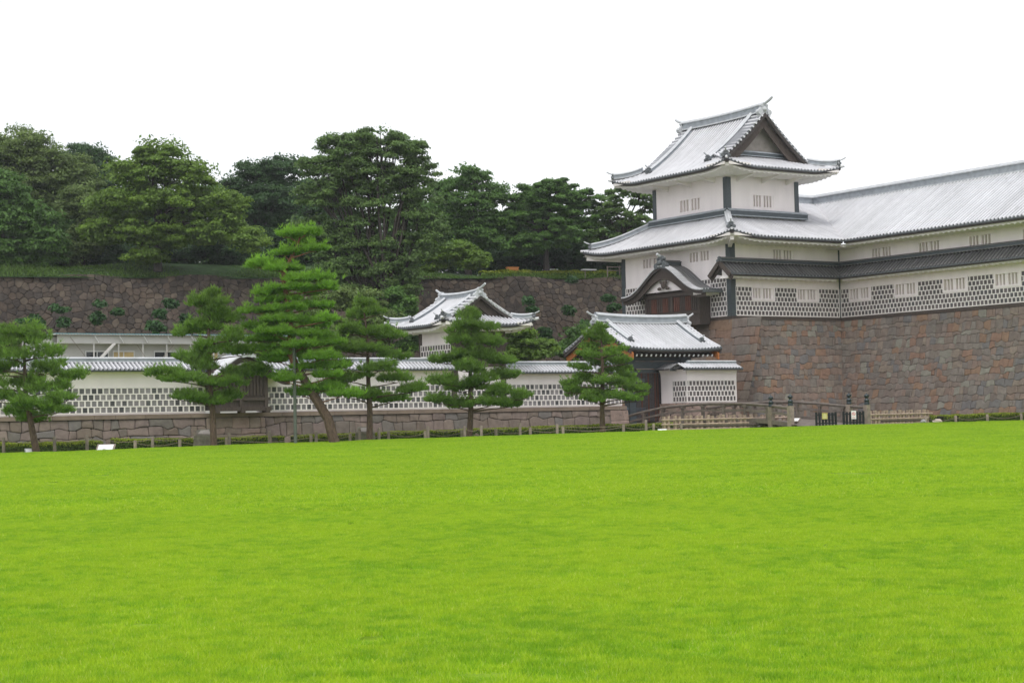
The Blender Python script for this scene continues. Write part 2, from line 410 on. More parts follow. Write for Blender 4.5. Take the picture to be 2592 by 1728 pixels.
def qbox(m, f, s0, s1, z0, z1, n0, n1, mi=0, t=None):
    P = [f(s0, z0, n0), f(s1, z0, n0), f(s1, z0, n1), f(s0, z0, n1), f(s0, z1, n0), f(s1, z1, n0), f(s1, z1, n1), f(s0, z1, n1)]
    m.add(P, [(0, 3, 2, 1), (4, 5, 6, 7), (0, 1, 5, 4), (1, 2, 6, 5), (2, 3, 7, 6), (3, 0, 4, 7)], mi, t)


def pierced(m, f, W, z0, z1, holes, depth=.2, mi=0):
    """plaster face with rectangular openings that have real reveals"""
    xs = sorted({0, W, *[h[0] for h in holes], *[h[1] for h in holes]}); zs = sorted({z0, z1, *[h[2] for h in holes], *[h[3] for h in holes]})
    for i in range(len(xs) - 1):
        for j in range(len(zs) - 1):
            cx, cz = (xs[i] + xs[i + 1]) / 2, (zs[j] + zs[j + 1]) / 2
            if any(h[0] < cx < h[1] and h[2] < cz < h[3] for h in holes): continue
            m.face([f(xs[i], zs[j]), f(xs[i + 1], zs[j]), f(xs[i + 1], zs[j + 1]), f(xs[i], zs[j + 1])], mi)
    for a, b, c, d in holes:
        for (p, q) in (((a, c), (a, d)), ((a, d), (b, d)), ((b, d), (b, c)), ((b, c), (a, c))):
            m.face([f(*p), f(*q), f(q[0], q[1], -depth), f(p[0], p[1], -depth)], mi)


def window(f, h, parent, frame_out=0, n=3):
    """plastered lattice window: back, thick white bars, wide central pier"""
    a, b, c, d = h; m = MB()
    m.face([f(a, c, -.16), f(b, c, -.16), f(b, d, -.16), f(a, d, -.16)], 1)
    w = b - a; sl = w * .088; pier = w * .14; gapw = (w - pier - 2 * n * sl) / (2 * n)
    x = a
    for side in range(2):
        for k in range(n):
            x += sl
            if k < n - 1 or side == 0:
                bw = gapw * (2 * n) / (2 * n - 1) if k < n - 1 else pier + 0
                bw = gapw if k < n - 1 else pier
                qbox(m, f, x, x + bw, c + .01, d - .01, -.155, -.02, 0); x += bw
        # the last slot of a side meets pier or frame
    qbox(m, f, x, b - .002, c + .01, d - .01, -.155, -.02, 0)
    o_ = m.build('window', [plaster, slot_shade], parent)
    if frame_out:
        mm = MB(); fo = frame_out; e = .13
        for q in ((a - e, b + e, c - e, c - .003), (a - e, b + e, d + .003, d + e), (a - e, a - .003, c - .003, d + .003), (b + .003, b + e, c - .003, d + .003)): qbox(mm, f, q[0], q[1], q[2], q[3], .004, fo, 0)
        fr = mm.build('window_frame', plaster, o_)
    return o_


def namako(parent, f, s0, s1, z0, rows, excl=(), pitch=.33, matt=slate, edge=True, pw=None):
    """square slates with raised white plaster joints"""
    pw = pw or pitch; ti, jo = MB(), MB(); tw, th = pw * .72, pitch * .78

    def free(a, b, c, d): return not any(a < e[1] - .01 and b > e[0] + .01 and c < e[3] - .01 and d > e[2] + .01 for e in excl)

    def cutx(a, b, c, d):
        """pieces of the run a..b that lie outside the windows"""
        runs = [(a, b)]
        for e in excl:
            if c < e[3] - .01 and d > e[2] + .01:
                nr = []
                for p, q in runs:
                    if q <= e[0] or p >= e[1]: nr.append((p, q)); continue
                    if p < e[0]: nr.append((p, e[0]))
                    if q > e[1]: nr.append((e[1], q))
                runs = nr
        return runs
    for r in range(rows + 1):
        z = z0 + r * pitch
        for a, b in cutx(s0, s1, z - .03, z + .03):
            qbox(jo, f, a, b, z - .03, z + .03, .004, .032, 0)
    for r in range(rows):
        z = z0 + r * pitch; off = (r % 2) * pw / 2; k = s0 - pw + off
        while k < s1:
            a, b = k + pw / 2 - tw / 2, k + pw / 2 + tw / 2
            for p, q in cutx(max(a, s0 + .03), min(b, s1 - .03), z + .05, z + pitch - .05):
                if q - p > .03: ti.face([f(p - .02, z + .02, .008), f(q + .02, z + .02, .008), f(q + .02, z + pitch - .02, .008), f(p - .02, z + pitch - .02, .008)], 0)
            jx = k
            if s0 + .04 < jx < s1 - .04:
                for p, q in cutx(jx - .04, jx + .04, z + .05, z + pitch - .05):
                    if q - p > .07: qbox(jo, f, p, q, z + .034, z + pitch - .034, .004, .026, 0)
            k += pw
    # pale plaster between the slates
    if edge:
        for a in (s0, s1): qbox(jo, f, a - .03, a + .03, z0 - .034, z0 + rows * pitch + .034, .004, .036, 0)
    jo_ = jo.build('plaster_joint', joint_m, parent); ti.build('slate_tile', matt, parent)
    return jo_


# ------------------------------------------------------------------ tiled roofs
RIB = [(-.5, 0), (-.24, 0), (-.20, .6), (-.09, 1), (.09, 1), (.20, .6), (.24, 0), (.5, 0)]


def slope(m, a0, a1, pos, htop, hbot, Z, pitch=.31, nb=9, rh=.105, mi=0, pan=1):
    n = max(1, int(round((a1 - a0) / pitch))); p = (a1 - a0) / n
    for i in range(n):
        ac = a0 + (i + .5) * p; tt = random.random()
        prev = None
        for ci, (c, hgt) in enumerate(RIB):
            a = ac + c * p; ht, hb = htop(a), hbot(a)
            if hb <= ht + .02:
                prev = None; continue
            line = []
            for k in range(nb + 1):
                h = ht + (hb - ht) * k / nb; x, y = pos(a, h); line.append((x, y, Z(a, h) + hgt * rh))
            if prev:
                k0 = len(m.v); m.v.extend(prev); m.v.extend(line)
                for k in range(nb):
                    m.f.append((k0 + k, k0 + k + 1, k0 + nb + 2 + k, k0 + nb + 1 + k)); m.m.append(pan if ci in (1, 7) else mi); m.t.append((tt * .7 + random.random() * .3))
            prev = line


def eave(m, sm, a0, a1, pos, hb, Z, pitch=.31, band=.2, depth=1.2, scal=.45, rise=.0, mi=0, wall_h=None, thick=.12, capr=.065):
    """m: dark band and round rib ends, sm: plastered scalloped soffit"""
    n = max(1, int(round((a1 - a0) / pitch))); p = (a1 - a0) / n

    def P(a, h, z): x, y = pos(a, h); return (x, y, z)
    for i in range(n):
        ac = a0 + (i + .5) * p; h = hb(ac); z = Z(ac, h)
        # rib end
        pts = [P(ac + capr * math.cos(PI * k / 4), h + .015, z + .02 + capr * math.sin(PI * k / 4)) for k in range(8)]
        pts2 = [P(ac + capr * math.cos(PI * k / 4), h - .12, z + .02 + capr * math.sin(PI * k / 4)) for k in range(8)]
        m.add(pts + pts2, [tuple(range(8))] + [(k, k + 8, (k + 1) % 8 + 8, (k + 1) % 8) for k in range(8)], 1)
    ns = max(4, int((a1 - a0) / .5))
    for i in range(ns):
        a, b = a0 + (a1 - a0) * i / ns, a0 + (a1 - a0) * (i + 1) / ns
        for (ha, hh, zt, zb, mm) in ((0, -.14, .0, -band * .45, 1), (-.05, -.25, -band * .45, -band, 0)):
            v = []
            for s_ in (a, b):
                h = hb(s_); z = Z(s_, h)
                v += [P(s_, h + ha, z + zt), P(s_, h + ha, z + zb), P(s_, h + hh, z + zb), P(s_, h + hh, z + zt)]
            m.add(v, [(0, 1, 5, 4), (1, 2, 6, 5), (2, 3, 7, 6), (3, 0, 4, 7), (0, 3, 2, 1), (4, 5, 6, 7)], mm)
    if sm is None: return
    nn = max(2, int(round((a1 - a0) / scal))); sub = 6
    A = [a0 + (a1 - a0) * i / (nn * sub) for i in range(nn * sub + 1)]
    amp = scal * .18
    lines = []
    for i, a in enumerate(A):
        ph = (i % sub) / sub; w = amp * (1 - abs(math.sin(PI * ph)))
        h = hb(a); z = Z(a, h)
        zt = z - band + .002; he = h - .22; hw = h - depth
        top = zt; bot = zt - thick - w
        lines.append([P(a, he, top), P(a, he, bot), P(a, hw, bot + rise), P(a, hw, top + rise)])
    for i in range(len(A) - 1):
        q, r = lines[i], lines[i + 1]
        sm.add(q + r, [(0, 1, 5, 4), (1, 2, 6, 5), (2, 3, 7, 6)], 0)
    sm.add(lines[0], [(0, 1, 2, 3)]); sm.add(lines[-1], [(3, 2, 1, 0)])


def sweep(m, pts, w, h, mi_top=0, mi_side=1, base=0.0):
    """ridge of stacked tiles: ledges, recessed bluish sides, rounded cap"""
    prof = [(-.5, 0), (-.5, .14), (-.38, .16), (-.38, .66), (-.52, .69), (-.52, .78), (-.27, .84), (-.14, 1), (.14, 1), (.27, .84), (.52, .78), (.52, .69), (.38, .66), (.38, .16), (.5, .14), (.5, 0)]
    pts = [np.array(p, float) for p in pts]; rings = []
    for i, p in enumerate(pts):
        d = pts[min(i + 1, len(pts) - 1)] - pts[max(i - 1, 0)]; d[2] = 0; d /= np.linalg.norm(d); a = np.array([d[1], -d[0], 0])
        rings.append([p + a * u * w + np.array([0, 0, base + v * h]) for u, v in prof])
    n = len(prof)
    for i in range(len(pts) - 1):
        for j in range(n - 1):
            side = j in (2, 12)
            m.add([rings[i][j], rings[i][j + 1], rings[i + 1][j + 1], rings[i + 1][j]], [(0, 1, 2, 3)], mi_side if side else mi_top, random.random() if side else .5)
    m.add(rings[0], [tuple(range(n - 1, -1, -1))], mi_side); m.add(rings[-1], [tuple(range(n))], mi_side)


def oni(parent, loc, d, s=1.0, horn=.6, matt=None, hup=.35):
    """ridge-end ornament: lobed plate with scrolls and a horn-shaped tile"""
    m = MB(); d = np.array([d[0], d[1], 0], float); d /= np.linalg.norm(d); a = np.array([d[1], -d[0], 0]); L = np.array(loc, float); Z_ = np.array([0, 0, 1.])
    n = 18; out = []
    for k in range(n):
        th = 2 * PI * k / n; r = .34 + .07 * math.cos(3 * (th - PI / 2)); out.append((r * math.cos(th) * s, r * math.sin(th) * s * 1.05))
    fr = [L + a * u + Z_ * (v + .2 * s) + d * .10 * s for u, v in out]; bk = [L + a * u + Z_ * (v + .2 * s) - d * .10 * s for u, v in out]
    m.add(fr + bk, [tuple(range(n)), tuple(range(2 * n - 1, n - 1, -1))] + [(k, (k + 1) % n, n + (k + 1) % n, n + k) for k in range(n)])
    for sg in (-1, 1):
        c = L + a * sg * .36 * s + Z_ * .02 * s
        m.tube([c - d * .12 * s, c + d * .14 * s], [.17 * s, .17 * s], 0, 10)
        c = L + a * sg * .2 * s + Z_ * .42 * s
        m.tube([c - d * .1 * s, c + d * .12 * s], [.09 * s, .09 * s], 0, 8)
    m.ball(L + Z_ * .2 * s + d * .12 * s, .16 * s, 0, n=5)
    o_ = m.build('ridge_ornament', matt or orn, parent)
    if horn:
        m = MB(); P = []
        for k in range(7):
            u = k / 6; P.append(L + Z_ * (.5 * s + hup * s * u * u) + d * (-.25 * s + (horn + .25) * s * u))
        m.tube(P, [.085 * s] * 6 + [.075 * s], 0, 8); m.build('horn_tile', lead_ridge, parent)
    return o_


def smooth_lift(x, L, amt): return amt * max(0, 1 - x / L) ** 2


def irimoya(parent, cx, cy, B, E, A, hg, ag, zr, ze, lift=.35, gw=None, rs=1.0, ridge_h=.75, pitch=.31, scal=.45, depth=1.4, band=.2, gable_wall_half=None, plaster_gable=True, brackets=0):
    """hip-and-gable roof, ridge along Y. B, E eave half sizes in X and Y, A verge half length,
    hg run at which the hips start, ag distance of the gable wall from the centre"""
    roof, dark, sof = MB(), MB(), MB()

    def zs(h):                                   # profile of the main slopes
        t = h / B; return zr - (zr - ze) * (1.32 * t - .32 * t * t)
    zg = zs(hg)

    def zf(r):                                   # end slopes, r from centre along Y
        t = (r - A) / (E - A); return zg + (ze - zg) * (1.12 * t - .12 * t * t)

    def L(a, h): return smooth_lift(math.hypot(max(0, E - abs(a)), max(0, B - abs(h))), 3.0 * rs, lift)
    hiph = lambda a: .12 if abs(a) <= A else hg + (abs(a) - A) / (E - A) * (B - hg)
    for sx in (-1, 1):
        pos = lambda a, h, sx=sx: (cx + sx * h, cy + a)
        Z = lambda a, h: zs(h) + L(a, h)
        slope(roof, -E, E, pos, hiph, lambda a: B, Z, pitch)
        eave(dark, sof, -E, E, pos, lambda a: B, Z, pitch, band=band, depth=depth, scal=scal)
    for sy in (-1, 1):
        pos = lambda a, h, sy=sy: (cx + a, cy + sy * h)
        Z = lambda a, h: zf(h) + L(h, a)
        ht = lambda a: (ag - .1) if abs(a) <= hg else A + (abs(a) - hg) / (B - hg) * (E - A)
        slope(roof, -B, B, pos, ht, lambda a: E, Z, pitch)
        eave(dark, sof, -B, B, pos, lambda a: E, Z, pitch, band=band, depth=depth, scal=scal)
    roof.build('roof', [lead, lead_pan_shade], parent); dark.build('eave_band', [fascia_m, orn], parent); sof.build('soffit', soffit_m, parent)
    # gables
    for sy in (-1, 1):
        g = MB(); W = hg - .15; ngs = 10
        for i in range(-ngs, ngs):
            a, b = W * i / ngs, W * (i + 1) / ngs
            g.face([(cx + a, cy + sy * ag, zf(ag) - .1), (cx + b, cy + sy * ag, zf(ag) - .1), (cx + b, cy + sy * ag, zs(abs(b)) - .12), (cx + a, cy + sy * ag, zs(abs(a)) - .12)], 0)
        gwall = g.build('gable_wall', mat('shaded_gable_plaster', (.30, .27, .25), .9, nscale=2, nvar=.2) if plaster_gable else dwood, parent)  # shade inside the gable put into the plaster colour
        bb = MB()
        for sx in (-1, 1):
            for i in range(12):
                h0, h1 = hg * 1.0 * i / 12, hg * 1.0 * (i + 1) / 12
                for (y0_, y1_, zt, zb, mm) in ((A + .0, A - .22, -.03, -.30 * rs, 0), (A - .26, A - .36, -.2 * rs, -1.05 * rs, 1)):
                    v = []
                    for h in (h0, h1): v += [(cx + sx * h, cy + sy * y0_, zs(h) + zt), (cx + sx * h, cy + sy * y0_, zs(h) + zb), (cx + sx * h, cy + sy * y1_, zs(h) + zb), (cx + sx * h, cy + sy * y1_, zs(h) + zt)]
                    bb.add(v, [(0, 1, 5, 4), (1, 2, 6, 5), (2, 3, 7, 6), (3, 0, 4, 7), (0, 3, 2, 1), (4, 5, 6, 7)], mm)
        bb.build('bargeboard', [fascia_m, dwood], parent)
        # verge tiles laid crosswise over the gable edge
        for sx in (-1, 1):
            vt = MB(); s_ = .35
            vt.face([(cx + sx * .2, cy + sy * (A - 1.1 * rs), zs(.2) + .10), (cx + sx * .2, cy + sy * A, zs(.2) + .02), (cx + sx * (hg - .1), cy + sy * A, zs(hg - .1) + .02), (cx + sx * (hg - .1), cy + sy * (A - 1.1 * rs), zs(hg - .1) + .1)], 1)
            while s_ < hg - .1:
                p0 = (cx + sx * s_, cy + sy * (A - 1.1 * rs), zs(s_) + .14); p1 = (cx + sx * s_, cy + sy * (A + .06), zs(s_) + .10)
                vt.tube([p0, p1], [.085, .085], 0, 6)
                s_ += .29
            vt.build('verge_tile', [lead, lead_pan_shade], parent)
        # pendant and base ridge of the gable
        c = MB(); zz = zs(0) - .95 * rs
        c.ball((cx, cy + sy * (A - .38), zz), .22 * rs, 0, (1.2, .35, 1.1), 6)
        for sx in (-1, 1):
            c.ball((cx + sx * .35 * rs, cy + sy * (A - .38), zz - .12 * rs), .13 * rs, 0, (1.4, .4, .8), 5)
            c.ball((cx + sx * .62 * rs, cy + sy * (A - .38), zz - .22 * rs), .09 * rs, 0, (1.5, .4, .7), 5)
        c.build('gable_pendant', dwood, parent)
        if rs > .8:
            c = MB(); W2 = hg * .72
            sweep(c, [(cx - W2, cy + sy * (ag + .14), zf(ag) + .05), (cx + W2, cy + sy * (ag + .14), zf(ag) + .05)], .3, .38, 0, 1); c.build('gable_foot_ridge', [lead_side, iron], parent)
    # main ridge
    r = MB(); Lr = A - .25
    R_ = [(cx, cy - Lr + 2 * Lr * k / 12, zr - .08 + .10 * abs(k / 6 - 1) ** 2.2) for k in range(13)]
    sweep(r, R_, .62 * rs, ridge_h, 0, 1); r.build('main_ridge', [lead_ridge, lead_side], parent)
    for sy in (-1, 1):
        oni(parent, (cx, cy + sy * (Lr + .05), zr + .0 * rs), (0, sy), 1.2 * rs, .8, lead_ridge, .32)
    # descending ridges and hip ridges
    for sx in (-1, 1):
        for sy in (-1, 1):
            d = MB(); aa = sy * (A - 1.3 * rs); he = B - 1.1 * rs
            sweep(d, [(cx + sx * (.25 + (he - .25) * k / 10), cy + aa, zs(.25 + (he - .25) * k / 10) + L(aa, .25 + (he - .25) * k / 10) + .02) for k in range(11)], .42 * rs, .42 * rs, 0, 1)
            d.build('descending_ridge', [lead_ridge, lead_side], parent)
            oni(parent, (cx + sx * (he + .08), cy + aa, zs(he) + L(aa, he) + .1), (sx, 0), .62 * rs, .55)
            d = MB(); P = []
            for k in range(9):
                u = k / 8 * .90; h = hg - .15 + (B - hg + .15) * u; a = A - .15 + (E - A + .15) * u
                P.append((cx + sx * h, cy + sy * a, zs(h) + L(a, h) + .03 + .12 * u * u))
            sweep(d, P, .42 * rs, .45 * rs, 0, 1); d.build('hip_ridge', [lead_ridge, lead_side], parent)
            oni(parent, (P[-1][0] + sx * .08, P[-1][1] + sy * .08, P[-1][2] + .05), (sx, sy), .62 * rs, .75)
            d = MB(); e = (cx + sx * (B + .05), cy + sy * (E + .05)); z = ze + L(E, B)
            q = (cx + sx * (B - .8), cy + sy * (E - .8)); d.tube([(q[0], q[1], z + .06), (e[0], e[1], z + .05), (e[0] + sx * .12, e[1] + sy * .12, z + .09)], [.11, .10, .08], 0, 8); d.build('corner_tile', lead, parent)
            d = MB(); d.bar((cx + sx * (B - depth - .1), cy + sy * (E - depth - .1), z - band - .22), (cx + sx * (B - .2), cy + sy * (E - .2), z - band - .16), .2 * rs + .04, .24 * rs + .04, 0); d.build('corner_rafter', soffit_m, parent)
    return zs, zf


# ------------------------------------------------------------------ main castle tower
X0, Y0 = 77.92, 89.87                    # near corner of the lower storey
XW = 88.10                               # face of the long wing
YL = 101.98
U0x, V0y, U1x, V1y = 79.6, 91.97, 86.3, 100.2   # upper storey
ZB = 8.2
tower = thing('castle_turret', 'two storeyed white castle turret with silver hip-and-gable roof above the red brown stone base', 'turret', (X0, Y0, ZB))
fR = fmap((X0, Y0, 0), (1, 0, 0), (0, -1, 0))            # face looking -Y, s = X - X0
fL = fmap((X0, YL, 0), (0, -1, 0), (-1, 0, 0))           # face looking -X, s = YL - Y
WR = XW - X0; WL = YL - Y0
m = MB()
hR = [(3.95, 5.85, 12.15, 12.83), (1.83 + .13, 3.97 - .13, 9.42, 10.12), (5.98 + .13, 8.12 - .13, 9.42, 10.12)]
pierced(m, fR, WR, ZB, 13.35, hR)
hL = [(YL - 99.45, YL - 97.1, 12.18, 12.83), (YL - 94.15, YL - 91.9, 12.18, 12.83)]
pierced(m, fL, WL, ZB, 13.35, hL)
m.face([(X0, YL, ZB), (XW, YL, ZB), (XW, YL, 13.3), (X0, YL, 13.3)])
m.build('lower_wall', plaster, tower)
window(fR, hR[0], tower); window(fR, hR[1], tower, .05); window(fR, hR[2], tower, .05)
for h in hL: window(fL, h, tower)
exR = [(1.83, 3.97, 9.29, 10.3), (5.98, 8.12, 9.29, 10.3)]
namako(tower, fR, .42, WR - .12, ZB + .05, 6, exR, .325)
bay0, bay1 = YL - 98.05, YL - 91.95
namako(tower, fL, .42, WL - .42, ZB + .05, 8, [(bay0, bay1, ZB - 1, 10.35)], .325)
# upper storey
fUR = fmap((U0x, V0y, 0), (1, 0, 0), (0, -1, 0)); fUL = fmap((U0x, V1y, 0), (0, -1, 0), (-1, 0, 0))
m = MB(); WU, WV = U1x - U0x, V1y - V0y
hu1 = (2.45, 4.35, 16.08, 16.9); hu2 = (V1y - 97.1, V1y - 94.7, 16.1, 16.92)
pierced(m, fUR, WU, 15.2, 18.4, [hu1]); pierced(m, fUL, WV, 15.2, 18.4, [hu2])
m.face([(U1x, V0y, 15), (U1x, V1y, 15), (U1x, V1y, 18.4), (U1x, V0y, 18.4)]); m.face([(U1x, V1y, 15), (U0x, V1y, 15), (U0x, V1y, 18.4), (U1x, V1y, 18.4)])
m.build('upper_wall', plaster, tower); window(fUR, hu1, tower); window(fUL, hu2, tower)


def cpost(x, y, z0, z1, w, parent, sx=-1, sy=-1, p=.035):
    """iron-clad corner strip wrapping the corner, with fine bands"""
    m = MB(); a, b = sorted((x + sx * p, x - sx * w)); c, d = sorted((y + sy * p, y - sy * w))
    m.box((a, c, z0), (b, d, z1)); k = z0 + .09
    while k < z1 - .05:
        m.box((a - .008, c - .008, k), (b + .008, d + .008, k + .02)); k += .16
    return m.build('corner_post', iron, parent)


cpost(X0, Y0, ZB - .05, 13.2, .42, tower); cpost(X0, YL, ZB - .05, 13.2, .42, tower, -1, 1)
cpost(U0x, V0y, 15.6, 18.05, .36, tower); cpost(U0x, V1y, 15.6, 18.05, .36, tower, -1, 1); cpost(U1x, V0y, 15.6, 18.05, .36, tower, 1, -1)
m = MB(); m.box((XW - .09, Y0 - .06, ZB), (XW + .02, Y0 + .02, 13.1)); m.build('corner_strip', iron, tower)
# dark sill under the walls
m = MB(); qbox(m, fR, -.04, WR - .06, ZB - .22, ZB - .02, -.3, .07); qbox(m, fL, 0, WL + .0, ZB - .22, ZB - .02, -.3, .068); m.build('sill_beam', dwood, tower)
irimoya(tower, (U0x + U1x) / 2, (V0y + V1y) / 2, 5.35, 6.5, 4.62, 4.15, 3.7, 22.75, 18.5, lift=.42, ridge_h=.72, depth=2.15)
for k in range(3):                                       # plastered arms under the eaves
    m = MB(); x = U0x + 1.0 + k * 2.3
    m.add([(x - .07, V0y, 17.75), (x + .07, V0y, 17.75), (x + .07, V0y - 1.9, 18.12), (x - .07, V0y - 1.9, 18.12), (x - .07, V0y, 18.2), (x + .07, V0y, 18.2), (x + .07, V0y - 1.9, 18.2), (x - .07, V0y - 1.9, 18.2)], [(0, 3, 2, 1), (0, 1, 5, 4), (1, 2, 6, 5), (2, 3, 7, 6), (3, 0, 4, 7)]); m.build('eave_arm', soffit_m, tower)
    m = MB(); y = V0y + 1.3 + k * 2.6
    m.add([(U0x, y - .07, 17.75), (U0x, y + .07, 17.75), (U0x - 1.6, y + .07, 18.12), (U0x - 1.6, y - .07, 18.12), (U0x, y - .07, 18.2), (U0x, y + .07, 18.2), (U0x - 1.6, y + .07, 18.2), (U0x - 1.6, y - .07, 18.2)], [(0, 3, 2, 1), (0, 1, 5, 4), (1, 2, 6, 5), (2, 3, 7, 6), (3, 0, 4, 7)]); m.build('eave_arm', soffit_m, tower)

# lower skirt roof of the tower
OX, OY, OB = 1.6, 2.1, 2.7
EX, EY, EB = X0 - OX, Y0 - OY, YL + OB
ZE = 13.45
SLX, SLY = 2.0 / (U0x - EX), .42
sYY = lambda y: ZE + SLY * (y - EY)
sXX = lambda x: ZE + 1.95 / (U0x - EX) * (x - EX)
roof, dark, sof = MB(), MB(), MB()


def cl(dx, dy, amt=.38, L=3.2): return smooth_lift(math.hypot(max(0, dx), max(0, dy)), L, amt)


# slope looking -X: a = Y, h grows outward (towards -X)
front_hip = lambda y: EX + (y - EY) / (V0y - EY) * (U0x - EX)
back_hip = lambda y: EX + (EB - y) / (EB - V1y) * (U0x - EX)
posx = lambda a, h: (-h, a)
Zx = lambda a, h: sXX(-h) + cl(-h - EX, min(a - EY, EB - a)) - .10 * math.sin(PI * min(1, max(0, (-h - EX) / (U0x - EX))))
slope(roof, EY, EB, posx, lambda a: -min(U0x, front_hip(a), back_hip(a)), lambda a: -EX, Zx)
eave(dark, sof, EY, EB, posx, lambda a: -EX, Zx, depth=1.75)
# slope looking -Y
RX = 92.6; valx = lambda x: EY + SLY and EY + (x - (XW - 1.6)) * (.64 / SLY)
WE = XW - 1.6
posy = lambda a, h: (a, -h)
Zy = lambda a, h: sYY(-h) + cl(a - EX, -h - EY) - (.10 * math.sin(PI * min(1, max(0, (-h - EY) / 4.2))) if a < U1x else 0)
YR = EY + (RX - WE) * (.64 / SLY)


def topy(a):
    if a < U0x: return EY + (a - EX) / (U0x - EX) * (V0y - EY)
    if a < U1x: return V0y
    return YR


slope(roof, EX, RX, posy, lambda a: -topy(a), lambda a: -max(EY, valx(a)) if a > WE else -EY, Zy, nb=12)
eave(dark, sof, EX, WE, posy, lambda a: -EY, Zy, depth=2.25)
roof.build('skirt_roof', [lead, lead_pan_shade], tower); dark.build('skirt_eave_band', [fascia_m, orn], tower); sof.build('skirt_soffit', soffit_m, tower)
# back slope
m = MB(); m.face([(EX, EB, ZE), (RX, EB, ZE), (RX, YR, sYY(YR)), (U1x, YR, sYY(YR)), (U0x, V1y, 15.3)]); m.build('back_roof', lead, tower)
m = MB()
for P in ([(U0x - .22, V1y + .2), (U0x - .22, V0y - .22)], [(U0x - .22, V0y - .22), (U1x + .55, V0y - .22)], [(U1x + .22, V0y - .22), (U1x + .22, YR)]):
    z = 15.3; sweep(m, [(P[0][0], P[0][1], z), (P[1][0], P[1][1], z)], .42, .52, 0, 1)
m.build('foot_ridge', [lead_side, iron], tower)
for (q0, q1, e) in (((U0x - .1, V0y - .1), (EX, EY), (-1, -1.1)), ((U0x - .1, V1y + .1), (EX, EB), (-1, 1))):
    m = MB(); P = []
    for k in range(9):
        u = k / 8 * .86; x = q0[0] + (q1[0] - q0[0]) * u; y = q0[1] + (q1[1] - q0[1]) * u
        z = sXX(x) + cl(x - EX, min(abs(y - EY), abs(EB - y))) - .06 * math.sin(PI * u) + .12 * u * u; P.append((x, y, z))
    sweep(m, P, .42, .44, 0, 1); m.build('hip_ridge', [lead_ridge, lead_side], tower)
    oni(tower, (P[-1][0] + e[0] * .1, P[-1][1] + e[1] * .1, P[-1][2] + .05), e, .62, .75)
    m = MB(); zz = ZE + .42; m.tube([(q1[0] - e[0] * .8, q1[1] - e[1] * .8, zz), (q1[0] + e[0] * .1, q1[1] + e[1] * .1, zz)], [.11, .09], 0, 8); m.build('corner_tile', lead, tower)
    m = MB(); m.bar((X0, Y0 if e[1] < 0 else YL, 13.0), (q1[0] - e[0] * .25, q1[1] - e[1] * .25, 13.28), .24, .26); m.build('corner_rafter', soffit_m, tower)

# tower pent roof over the cladding (turns into the wing's)
PZ0, PZ1, PO = 11.95, 11.0, 1.05        # ridge z, eave z, overhang


def pent(parent, a0, a1, axis, wallc, sgn, gable=False, join=None):
    """small lean-to roof. axis 'x': face looking -Y at Y=wallc, axis 'y': face looking -X at X=wallc"""
    rf, dk, sf = MB(), MB(), MB()
    pos = (lambda a, h: (a, wallc - h)) if axis == 'x' else (lambda a, h: (wallc - h, a))
    Z = lambda a, h: PZ0 - .1 - (PZ0 - PZ1 - .1) * h / PO
    hb = join or (lambda a: PO)
    slope(rf, a0, a1, pos, lambda a: .02, hb, Z, nb=5, rh=.07)
    e0, e1 = (a0, a1 - PO) if axis == 'x' else (a0, a1 - PO)
    eave(dk, sf, e0, e1, pos, lambda a: PO, Z, depth=PO + .0, band=.16, thick=.08)
    rf.build('pent_roof', [dark_lead, dark_pan_shade], parent); dk.build('pent_eave_band', [fascia_m, orn], parent); sf.build('pent_soffit', soffit_m, parent)


pent(tower, X0 - .95, XW, 'x', Y0, 1, join=lambda a: min(PO, max(0, XW - a)))
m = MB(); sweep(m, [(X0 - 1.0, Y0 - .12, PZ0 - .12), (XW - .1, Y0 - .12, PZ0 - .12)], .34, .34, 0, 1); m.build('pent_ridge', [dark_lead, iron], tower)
m = MB()                                   # the short gabled end beyond the corner
for i in range(4):
    x = X0 - .9 + i * .26
    m.face([(x - .13, Y0 + .0, PZ0 - .05), (x + .13, Y0, PZ0 - .05), (x + .13, Y0 + .95, PZ1 + .02), (x - .13, Y0 + .95, PZ1 + .02)], 0); m.tube([(x, Y0, PZ0), (x, Y0 + .97, PZ1 + .05)], [.06, .06], 0, 6)
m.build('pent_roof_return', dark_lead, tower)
m = MB()
for sy in (-1, 1):
    for (xx, z_, hh, w) in ((X0 - 1.0, -.02, .30, .10), (X0 - .8, -.22, .3, .08)):
        m.bar((xx, Y0, PZ0 - .12 + z_), (xx, Y0 + sy * 1.1, PZ1 - .12 + z_), w, hh, 0)
m.build('pent_bargeboard', dwood, tower)
oni(tower, (X0 - 1.0, Y0 - .05, PZ0 - .05), (-1, 0), .5, 0, orn)
m = MB(); m.add([(X0 - .75, Y0 - .8, 10.75), (X0 + .35, Y0 - .8, 10.75), (X0 + .35, Y0, 10.75), (X0 - .75, Y0, 10.75), (X0 - .75, Y0 - .7, 10.95), (X0 + .35, Y0 - .7, 10.95), (X0 + .35, Y0, 11.1), (X0 - .75, Y0, 11.3)], [(0, 3, 2, 1), (4, 5, 6, 7), (0, 1, 5, 4), (1, 2, 6, 5), (2, 3, 7, 6), (3, 0, 4, 7)]); m.build('pent_end_plaster', soffit_m, tower)

